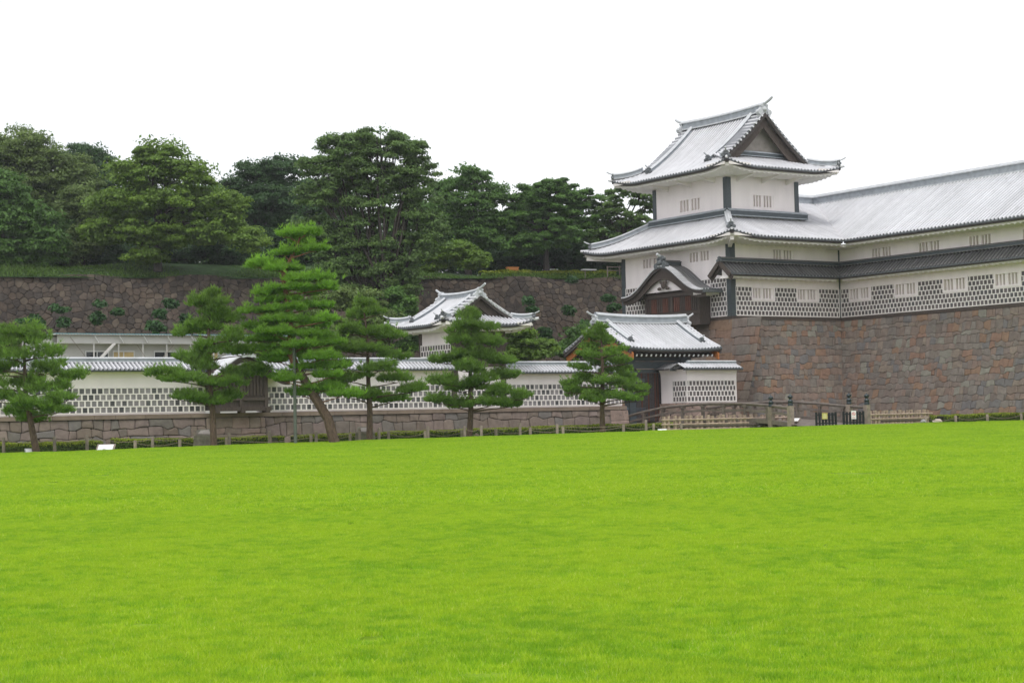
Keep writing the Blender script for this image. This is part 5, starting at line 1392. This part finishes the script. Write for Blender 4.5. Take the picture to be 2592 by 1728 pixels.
pads = [(735, 598, 34, 12, .1), (775, 590, 28, 12, -.1), (762, 612, 30, 9, .4), (720, 642, 46, 13, .2), (785, 635, 44, 13, -.2), (660, 672, 44, 17, .2), (712, 684, 36, 12, -.3), (740, 682, 20, 10, .5),
        (790, 705, 50, 14, .3), (745, 712, 40, 12, -.5), (830, 728, 32, 13, .0), (735, 733, 52, 12, -.3), (680, 742, 45, 12, .2), (780, 740, 40, 12, .6), (715, 760, 60, 13, .1), (790, 775, 48, 13, .2), (655, 790, 62, 11, .2), (730, 785, 40, 12, -.5),
        (725, 812, 85, 17, .0), (790, 822, 45, 14, .4), (660, 830, 50, 16, .3), (700, 845, 75, 14, -.5), (790, 850, 55, 15, .2), (825, 812, 25, 10, -.3), (680, 862, 60, 12, .3), (770, 876, 62, 12, -.3), (655, 884, 50, 10, .4), (835, 868, 45, 14, .3), (735, 898, 60, 11, .2), (810, 908, 62, 12, -.2),
        (700, 912, 45, 9, .5), (775, 932, 52, 9, .2), (840, 930, 45, 12, .5), (715, 955, 35, 12, .7), (765, 998, 28, 10, .3), (810, 985, 60, 13, .3), (860, 1000, 55, 14, .0), (730, 965, 30, 10, -.6), (830, 955, 30, 9, -.4)]
pine('tall cloud-pruned pine with orange upper trunk and strongly leaning foot', 82, [(852, 1118), (830, 1060), (800, 1010), (770, 960), (745, 920), (733, 880), (737, 840), (728, 780), (722, 730), (716, 700), (728, 670), (748, 630), (760, 600)],
     None, pads, seed=63, matn=needle_a, barkm=bark_red, tr=.24, per=30, gz=.2)
pine('spreading pine with wide low branches right of the leaning pine', 86, [(934, 1092), (936, 1040), (932, 960), (930, 860), (922, 790)],
     None, [(922, 768, 15, 13, 0.23), (905, 795, 27, 17, 0.63), (945, 792, 24, 14, 0.01), (880, 838, 38, 13, -0.15), (942, 845, 42, 15, 0.18), (987, 850, 32, 12, -0.12), (868, 884, 38, 12, -0.61), (932, 888, 52, 13, -0.35), (1000, 903, 42, 12, 0.56), (858, 930, 44, 11, -0.82), (962, 935, 50, 10, -0.82), (845, 978, 38, 10, 0.23), (888, 960, 48, 11, -0.4), (1002, 963, 46, 10, 0.06), (1040, 988, 36, 10, -0.05), (900, 1003, 62, 11, -0.28), (982, 1013, 52, 10, 0.9), (838, 988, 30, 11, -0.55)], seed=64, step=17, per=30, gz=.25)
pine('dense dark pine in front of the small turret', 90, [(1186, 1100), (1192, 1040), (1190, 960), (1192, 880), (1192, 815)],
     None, [(1195, 803, 28, 16, -0.16), (1170, 830, 36, 17, -0.54), (1216, 835, 38, 16, 0.24), (1180, 862, 46, 15, -0.4), (1240, 868, 32, 13, -0.26), (1127, 912, 36, 14, 0.44), (1172, 900, 44, 15, -0.32), (1222, 905, 34, 13, 0.11), (1271, 915, 38, 14, 0.73), (1190, 935, 40, 14, -0.72), (1124, 967, 34, 13, -0.79), (1224, 965, 42, 13, -0.49), (1283, 950, 32, 12, 0.48), (1170, 985, 48, 13, 0.21), (1262, 993, 46, 13, -0.47), (1322, 1005, 28, 10, -0.3), (1112, 1016, 32, 11, -0.58), (1165, 1026, 46, 12, -0.07), (1238, 1022, 44, 11, -0.82), (1288, 1024, 34, 10, 0.36)], seed=65, step=14, per=36, gz=.3)
pine('pointed young pine in front of the gate', 97, [(1526, 1092), (1524, 1040), (1526, 960), (1524, 890), (1521, 845)],
     None, [(1518, 836, 12, 15, 0.24), (1503, 853, 24, 16, 0.27), (1545, 862, 22, 13, 0.14), (1511, 875, 36, 16, 0.83), (1552, 892, 30, 14, -0.87), (1488, 898, 28, 15, -0.38), (1526, 916, 44, 15, 0.84), (1580, 915, 24, 13, 0.17), (1474, 933, 22, 11, -0.05), (1562, 935, 40, 15, 0.8), (1588, 953, 24, 13, 0.07), (1497, 957, 40, 13, 0.57), (1450, 971, 24, 12, -0.12), (1526, 966, 40, 12, -0.56), (1576, 971, 40, 12, -0.1), (1612, 985, 28, 12, -0.65), (1436, 988, 20, 12, -0.07), (1476, 995, 40, 13, 0.83), (1523, 998, 36, 12, -0.3), (1564, 1004, 40, 13, -0.88), (1600, 1011, 28, 9, -0.82), (1500, 1011, 36, 9, -0.59)], seed=66, step=13, per=34, tsize=.18, gz=.35)
p = at(748, 1118, 81.6); sp = thing('support_pole', 'straight grey green pole standing beside the leaning pine', 'pole', (p[0], p[1], 0)); q = at(742, 878, 81.6)
m = MB(); m.tube([(p[0], p[1], 0), (p[0], p[1], q[2] - .05), (p[0], p[1], q[2])], [.085, .07, .05], 0, 10); m.build('shaft', mat('pole_paint', (.10, .115, .095), .6, nscale=5, nvar=.15), sp)
m = MB(); m.tube([(p[0], p[1], 0), (p[0], p[1], .25)], [.12, .11], 0, 10); m.build('base_collar', mat('pole_paint'), sp)

# ------------------------------------------------------------------ hedges along the moat
HG = 'clipped hedges along the moat'
for i, (xa, xb, ya, yb, Da, Db, lab) in enumerate(((-40, 256, 1123, 1117, 82, 85, 'clipped hedge behind the far left pine'), (284, 485, 1112, 1110, 85.2, 87, 'clipped hedge right of the slanted white board'), (548, 672, 1109, 1104, 87.5, 89, 'clipped hedge before the pink stones'), (696, 712, 1104, 1104, 88.4, 88.6, 'small round hedge clump left of the pole'), (742, 1490, 1103, 1076, 88.5, 97.5, 'long clipped hedge from the pole to the last pine'), (1492, 1716, 1076, 1071, 97.6, 100.5, 'clipped hedge ending at the timber lattice'),
                                                     (2346, 2362, 1053, 1053, 103, 103.2, 'small hedge piece at the end of the right lattice'), (2379, 2404, 1052, 1052, 103.5, 103.8, 'small hedge piece beside the pale stone'), (2416, 2640, 1050, 1043, 104, 108, 'clipped hedge at the right edge'))):
    P, Q = at(xa, ya, Da), at(xb, yb, Db); hz = .75
    hedge_run('hedge', lab, 'hedge', ((P[0], P[1], P[2] - hz), (Q[0], Q[1], (P[2] if 0 else Q[2]) - hz)), hz, .7, 900, LM['hedge'], LM['hedge_lit'], leaf=.04, seed=70 + i, group=HG, lumpy=.03)

# ------------------------------------------------------------------ rope fences
def rope_fence(label, pts, radius, hgt, ropes=(.12,)):
    P = [at(x, y, D) for x, y, D in pts]
    root = thing('rope_fence', label, 'fence', (P[0][0], P[0][1], 0), 'rope fences along the moat')
    for (x, y, z) in P:
        m = MB(); m.lathe((x, y, z - hgt), [(radius, 0), (radius * 1.02, hgt * .5), (radius * .97, hgt - .02), (radius * .8, hgt)], 0, 9); m.build('post', gwood, root, True)
    for a, b in zip(P, P[1:]):
        if np.linalg.norm(b - a) > 6.5: continue
        for dz in ropes:
            m = MB(); L_ = [a + (b - a) * k / 8 - U0 * (dz + .16 * 4 * (k / 8) * (1 - k / 8)) for k in range(9)]
            m.tube(L_, [.014] * 9, 0, 5); m.build('rope', rope_m, root)


rope_fence('rope fence of taller brown posts nearest the lawn', [(9, 1107, 79), (138, 1104, 80), (220, 1101, 80.7), (386, 1105, 82), (494, 1092, 82.8), (580, 1095, 83.5), (682, 1089, 84.4), (800, 1090, 85.5), (910, 1085, 86.3), (959, 1082, 86.7), (1083, 1078, 87.7), (1176, 1078, 88.5), (1218, 1076, 89), (1316, 1070, 90), (1410, 1073, 91), (1635, 1062, 94)], .075, 1.25)
rope_fence('rope fence of shorter grey posts behind the taller one', [(342, 1114, 84), (455, 1112, 85), (573, 1107, 86), (787, 1101, 87.6), (886, 1096, 88.4), (983, 1092, 89.2), (1076, 1090, 90), (1169, 1088, 90.8), (1255, 1085, 91.6), (1342, 1081, 92.6), (1425, 1080, 93.5), (1578, 1074, 95.5), (1654, 1072, 96.5), (1724, 1071, 97.5)], .08, .95)
rope_fence('rope fence of grey posts at the right edge of the lawn', [(2344, 1053, 101), (2419, 1051.5, 102), (2499, 1048, 103.5), (2585, 1045, 105), (2680, 1042, 106)], .085, .9)

# ------------------------------------------------------------------ timber lattice fences beside the bridge
def lattice_fence(label, xa, ya, Da, xb, yb, Db, zlow):
    a, b = at(xa, ya, Da), at(xb, yb, Db); L_ = np.linalg.norm((b - a)[:2]); d = (b - a) / L_
    root = thing('lattice_fence', label, 'fence', (a[0], a[1], zlow), 'timber lattice fences beside the bridge')
    s = .1; k = 0
    while s < L_:
        c = a + d * s; m = MB(); m.box((c[0] - .075, c[1] - .075, zlow), (c[0] + .075, c[1] + .075, c[2] + .06 * ((k * 7) % 3 - 1) * .4)); m.build('paling', bamboo, root); s += .26 if k % 2 == 0 else .42; k += 1
    nrm = np.array([d[1], -d[0], 0]); nrm /= np.linalg.norm(nrm)
    if nrm @ F0 > 0: nrm = -nrm
    for dz in (.22, .48, .78):
        m = MB(); m.tube([a - d * .1 - U0 * dz + nrm * .09, b + d * .1 - U0 * dz + nrm * .09], [.048, .048], 0, 7); m.build('rail', bamboo, root)
    m = MB(); q0, q1 = a + d * .8 - U0 * .60 + nrm * .5, b - d * .8 - U0 * .60 + nrm * .5; m.tube([q0, q1], [.06, .06], 0, 7); m.build('ground_log', dwood, root)
    return root


lattice_fence('timber lattice fence left of the bridge', 1676, 1053, 98.5, 2002, 1046, 101, .2)
lattice_fence('timber lattice fence right of the bridge', 2190, 1040, 100, 2354, 1036, 103, .35)

for i, (xa, xb, yt, D, lab) in enumerate(((2066, 2115, 1043, 96.6, 'black slatted barrier with the small yellow notice'), (2135, 2185, 1041, 97.2, 'black slatted barrier with the white no-entry notice'))):
    a, b = at(xa, yt, D), at(xb, yt - 1, D + .2); g = thing('slatted_barrier', lab, 'barrier', (a[0], a[1], .7), 'black barriers at the bridge end'); d = (b - a)
    for k in range(7):
        c = a + d * k / 6; m = MB(); m.box((c[0] - .045, c[1] - .045, .7), (c[0] + .045, c[1] + .045, c[2] - (0 if k in (0, 6) else .03))); m.build('slat', black, g)
    for dz in (.15, .62): m = MB(); m.bar(a - U0 * dz, b - U0 * dz, .05, .07); m.build('rail', black, g)
    c = a + d * (.42 if i == 0 else .50) - U0 * (.22 if i == 0 else .2) - F0 * .09; w, h = (.15, .17) if i == 0 else (.13, .23)
    m = MB(); P = [c - R0 * w - U0 * h, c + R0 * w - U0 * h, c + R0 * w + U0 * h, c - R0 * w + U0 * h]; m.add(P + [p + F0 * .02 for p in P], [(0, 1, 2, 3), (7, 6, 5, 4), (0, 4, 5, 1), (1, 5, 6, 2), (2, 6, 7, 3), (3, 7, 4, 0)])
    nt_ = m.build('notice', mat('yellow_notice', (.48, .43, .13), .6) if i == 0 else white_paint, g)
    m = MB()
    if i == 0:
        for k in range(4): z = .09 - .06 * k; m.bar(c - R0 * (.10 if k else .05) + U0 * z - F0 * .003, c + R0 * (.10 if k else .05) + U0 * z - F0 * .003, .004, .022)
        m.build('notice_text', mat('notice_ink', (.75, .73, .5), .6), nt_)
    else:
        cc = c + U0 * .06 - F0 * .004; n = 20
        for k in range(n):
            t0, t1 = 2 * PI * k / n, 2 * PI * (k + 1) / n; m.face([cc + (R0 * math.cos(t) + U0 * math.sin(t)) * rr for t, rr in ((t0, .10), (t1, .10), (t1, .075), (t0, .075))])
        m.bar(cc - (R0 - U0) * .06, cc + (R0 - U0) * .06, .004, .022); m.bar(cc - U0 * .05, cc + U0 * .05, .006, .03)
        for k in range(2): m.bar(c - R0 * .09 - U0 * (.12 + .05 * k) - F0 * .004, c + R0 * .09 - U0 * (.12 + .05 * k) - F0 * .004, .004, .015)
        m.build('notice_text', mat('red_ink', (.6, .08, .07), .6), nt_)


def board(label, px, py, D, w, dpt, tilt, fm, leg=.35, name='information_board', z=None, rot=0, cat='sign', lines=0):
    """slanted reading board on a short foot"""
    c = at(px, py, D); root = thing(name, label, cat, (c[0], c[1], c[2] - leg))
    a = R0 * math.cos(rot) + F0 * math.sin(rot); bdir = np.cross(U0, a); s = bdir * math.cos(tilt) + U0 * math.sin(tilt); nn = np.cross(a, s)
    m = MB()

    def plate(mm, ww, dd, off, th, mi=0):
        P = [c - a * ww - s * dd + nn * off, c + a * ww - s * dd + nn * off, c + a * ww + s * dd + nn * off, c - a * ww + s * dd + nn * off]
        mm.add(P + [p - nn * th for p in P], [(0, 1, 2, 3), (7, 6, 5, 4), (0, 4, 5, 1), (1, 5, 6, 2), (2, 6, 7, 3), (3, 7, 4, 0)], mi)
    plate(m, w, dpt, 0, .06); m.build('frame', fm, root); m = MB(); plate(m, w * .82, dpt * .78, .012, .01); pn = m.build('panel', white_paint, root)
    m = MB(); m.box((c[0] - .14, c[1] - .1, c[2] - leg - .3), (c[0] + .14, c[1] + .1, c[2] - .05)); m.build('foot', fm, root)
    return root


board('slanted white information board at the hedge gap on the left', 267, 1133, 80, .42, .30, .62, gwood)
board('small grey lectern sign at the foot of the far left pine', 73, 1143, 78, .16, .20, .9, mat('sign_grey', (.35, .35, .36), .6), rot=.5)
board('low white board at the lawn edge before the last pine', 1677, 1089, 95.5, .24, .26, .3, white_paint, leg=.25)
board('white slanted board at the left end of the bridge railing', 2010, 1062, 98.5, .34, .22, .45, gwood, rot=-.5, leg=.4)
for (px, py, D, w, lab) in ((519, 1107, 83, .52, 'squat stone marker with a plaque beside the young pine'), (925, 1100, 87, .52, 'squat stone marker with a pale sloping top beside the spreading pine')):
    c = at(px, py, D); root = thing('stone_marker', lab, 'stone marker', (c[0], c[1], 0), 'stone markers at the moat'); m = MB(); z0_, z1_, z2_ = .0, c[2] + .1, c[2] + .42
    a, b = R0 * w, F0 * .35; B4 = [c - a * 1.08 - b, c + a * 1.08 - b, c + a * 1.08 + b, c - a * 1.08 + b]
    v = [np.array([p[0], p[1], z0_]) for p in B4] + [np.array([(c - a * .9 - b * .9)[0], (c - a * .9 - b * .9)[1], z1_]), np.array([(c + a * .95 - b * .9)[0], (c + a * .95 - b * .9)[1], z1_ - .02]), np.array([(c + a * .6 + b * .8)[0], (c + a * .6 + b * .8)[1], z2_]), np.array([(c - a * .8 + b * .8)[0], (c - a * .8 + b * .8)[1], z2_ - .03])]
    m.add(v, [(0, 3, 2, 1), (4, 5, 6, 7), (0, 1, 5, 4), (1, 2, 6, 5), (2, 3, 7, 6), (3, 0, 4, 7)]); m.build('block', mat('marker_stone', (.20, .18, .14), .95, nscale=4, nvar=.25, bump=.8, bscale=12), root)
    P = [v[4] * .8 + v[6] * .2, v[5] * .8 + v[7] * .2, v[6] * .8 + v[4] * .2, v[7] * .8 + v[5] * .2]; nn = np.cross(P[1] - P[0], P[3] - P[0]); nn /= np.linalg.norm(nn); m = MB(); m.face([p + nn * .02 for p in P]); m.build('plaque', mat('plaque_stone', (.38, .33, .30), .7, nscale=6, nvar=.15), root)
for (px, py, D, s, mm, lab) in ((2373, 1066, 101.5, (.34, .2, .14), mat('pale_rock', (.5, .42, .38), .9, nscale=5, nvar=.2, bump=.5), 'pale pinkish rock at the right end of the lattice'), (2338, 1067, 101, (.2, .18, .14), mat('grey_rock', (.3, .3, .29), .9, nscale=5, nvar=.2, bump=.5), 'grey rock beside the pale one'), (1207, 1104, 89.5, (.13, .12, .16), mat('brown_rock', (.2, .16, .12), .9, nscale=5, nvar=.2), 'small brown rock behind the rope fence by the dense pine')):
    c = at(px, py, D); m = MB(); m.ball(c, 1, 0, s, 7)
    for i in range(len(m.v)):
        v = np.array(m.v[i]); k = 1 + .18 * math.sin(v[0] * 19 + v[2] * 23) * math.sin(v[1] * 17); m.v[i] = tuple(c + (v - c) * k)
    tag(m.build('rock', mm), lab, 'rock')

# ------------------------------------------------------------------ grass: countless blades instanced over the lawn
blade_m = bpy.data.materials.new('grass_blade'); blade_m.use_nodes = True
n, l = blade_m.node_tree.nodes, blade_m.node_tree.links; b = n['Principled BSDF']; b.inputs['Roughness'].default_value = .55; b.inputs['Specular IOR Level'].default_value = .12
at1 = n.new('ShaderNodeAttribute'); at1.attribute_name = 'tint'; rp = n.new('ShaderNodeValToRGB'); els = rp.color_ramp.elements
els[0].position = 0; els[0].color = (.27, .45, .022, 1); els[1].position = .93; els[1].color = (.45, .63, .032, 1); e = els.new(.975); e.color = (.60, .68, .16, 1)
l.new(at1.outputs['Fac'], rp.inputs[0]); gp = n.new('ShaderNodeNewGeometry'); no = n.new('ShaderNodeTexNoise'); no.inputs['Scale'].default_value = 4.5; no.inputs['Detail'].default_value = 7; no.inputs['Roughness'].default_value = .65; l.new(gp.outputs['Position'], no.inputs['Vector'])
mr = n.new('ShaderNodeMapRange'); mr.inputs[1].default_value = .36; mr.inputs[2].default_value = .56; mr.inputs[3].default_value = .81; mr.inputs[4].default_value = 1.04
no2 = n.new('ShaderNodeTexNoise'); no2.inputs['Scale'].default_value = .35; no2.inputs['Detail'].default_value = 3; l.new(gp.outputs['Position'], no2.inputs['Vector']); ad = n.new('ShaderNodeMath'); ad.operation = 'MULTIPLY_ADD'; ad.inputs[1].default_value = .35; ad.inputs[2].default_value = -.17; l.new(no2.outputs[0], ad.inputs[0])
ad2 = n.new('ShaderNodeMath'); ad2.operation = 'ADD'; l.new(no.outputs[0], ad2.inputs[0]); l.new(ad.outputs[0], ad2.inputs[1]); l.new(ad2.outputs[0], mr.inputs[0])
sc_ = n.new('ShaderNodeVectorMath'); sc_.operation = 'SCALE'; l.new(rp.outputs[0], sc_.inputs[0]); l.new(mr.outputs[0], sc_.inputs['Scale']); gm = n.new('ShaderNodeVectorMath'); gm.operation = 'MULTIPLY_ADD'; sx_ = n.new('ShaderNodeSeparateXYZ'); l.new(sc_.outputs[0], sx_.inputs[0])
pw_ = n.new('ShaderNodeMath'); pw_.operation = 'MULTIPLY'; l.new(sx_.outputs[0], pw_.inputs[0]); l.new(mr.outputs[0], pw_.inputs[1]); cb = n.new('ShaderNodeCombineXYZ'); l.new(pw_.outputs[0], cb.inputs[0]); l.new(sx_.outputs[1], cb.inputs[1]); l.new(sx_.outputs[2], cb.inputs[2]); n.remove(gm)
l.new(cb.outputs[0], b.inputs['Base Color'])
trn = n.new('ShaderNodeBsdfTranslucent'); l.new(cb.outputs[0], trn.inputs[0]); ms = n.new('ShaderNodeMixShader'); ms.inputs[0].default_value = .45; l.new(b.outputs[0], ms.inputs[1]); l.new(trn.outputs[0], ms.inputs[2]); l.new(ms.outputs[0], n['Material Output'].inputs[0])


def patch(name, size, N, h, w, seed):
    r = np.random.default_rng(seed); p = np.stack([r.uniform(-size / 2, size / 2, N), r.uniform(-size / 2, size / 2, N), np.full(N, -.006)], 1)
    an = r.uniform(0, 2 * PI, N); wv = np.stack([np.cos(an), np.sin(an), np.zeros(N)], 1) * w * r.uniform(.6, 1.2, N)[:, None]
    hh = h * r.uniform(.55, 1.25, N) * (1 + .25 * np.sin(p[:, 0] * 9) * np.sin(p[:, 1] * 8)); ln = r.normal(size=(N, 3)) * .45 * hh[:, None]; ln[:, 2] = hh
    V = np.stack([p - wv, p + wv, p + ln], 1).reshape(-1, 3)
    o_ = np_mesh(name, V, np.arange(N * 3).reshape(-1, 3), r.random(N), blade_m); col.objects.unlink(o_); return o_


near_p = patch('grass_patch_near', 1.0, 5200, .042, .0042, 1); far_p = patch('grass_patch_far', 2.2, 7000, .05, .011, 2)
pts, far = [], []
d = 8.5
r = random.Random(3)
while d < 104:
    isfar = d > 30; st = 1.55 if isfar else .68
    w = .36 * d + 1; s = -w
    while s < w:
        dd, ss = d + r.uniform(-.4, .4) * st, s + r.uniform(-.4, .4) * st; t = ss / dd
        if dd < crest(t)[0] + 2.5:
            x, y = frame(dd, t); pts.append((x, y, lawn_z(dd, t))); far.append(1.0 if isfar else 0.0)
        s += st
    d += st
me = bpy.data.meshes.new('grass'); me.from_pydata(pts, [], []); a = me.attributes.new('far', 'FLOAT', 'POINT'); a.data.foreach_set('value', far)
go = bpy.data.objects.new('grass', me); col.objects.link(go); tag(go, 'short bright green blades covering the lawn', 'grass', kind='stuff')
ng = bpy.data.node_groups.new('grass_scatter', 'GeometryNodeTree'); ng.interface.new_socket('Geometry', in_out='INPUT', socket_type='NodeSocketGeometry'); ng.interface.new_socket('Geometry', in_out='OUTPUT', socket_type='NodeSocketGeometry')
N_, K_ = ng.nodes, ng.links; gi = N_.new('NodeGroupInput'); gout = N_.new('NodeGroupOutput'); jn = N_.new('GeometryNodeJoinGeometry')
rv = N_.new('FunctionNodeRandomValue'); rv.data_type = 'FLOAT_VECTOR'; rv.inputs['Min'].default_value = (0, 0, 0); rv.inputs['Max'].default_value = (0, 0, 6.283)
na = N_.new('GeometryNodeInputNamedAttribute'); na.data_type = 'FLOAT'; na.inputs['Name'].default_value = 'far'
cmp_ = N_.new('FunctionNodeCompare'); cmp_.data_type = 'FLOAT'; cmp_.operation = 'GREATER_THAN'; cmp_.inputs[1].default_value = .5; K_.new(na.outputs[0], cmp_.inputs[0])
nt2 = N_.new('FunctionNodeBooleanMath'); nt2.operation = 'NOT'; K_.new(cmp_.outputs[0], nt2.inputs[0])
for ob, sel in ((near_p, nt2.outputs[0]), (far_p, cmp_.outputs[0])):
    oi = N_.new('GeometryNodeObjectInfo'); oi.inputs['Object'].default_value = ob; oi.inputs['As Instance'].default_value = True
    ip = N_.new('GeometryNodeInstanceOnPoints'); K_.new(gi.outputs[0], ip.inputs['Points']); K_.new(oi.outputs['Geometry'], ip.inputs['Instance']); K_.new(sel, ip.inputs['Selection']); K_.new(rv.outputs[0], ip.inputs['Rotation']); K_.new(ip.outputs[0], jn.inputs[0])
K_.new(jn.outputs[0], gout.inputs[0]); md = go.modifiers.new('scatter', 'NODES'); md.node_group = ng

# ------------------------------------------------------------------ thin haze over the far trees, added to lift their shadows
hz = bpy.data.materials.new('haze_air'); hz.use_nodes = True; n, l = hz.node_tree.nodes, hz.node_tree.links; n.remove(n['Principled BSDF'])
pv = n.new('ShaderNodeVolumePrincipled'); pv.inputs['Color'].default_value = (.93, .96, 1, 1); pv.inputs['Density'].default_value = .00022; pv.inputs['Anisotropy'].default_value = .3; l.new(pv.outputs[0], n['Material Output'].inputs['Volume'])
m = MB(); m.box((-80, -60, -1.45), (420, 400, 34)); ho = m.build('haze', hz); tag(ho, 'thin pale haze over the castle grounds, added to lift the shadows', 'haze', kind='stuff')
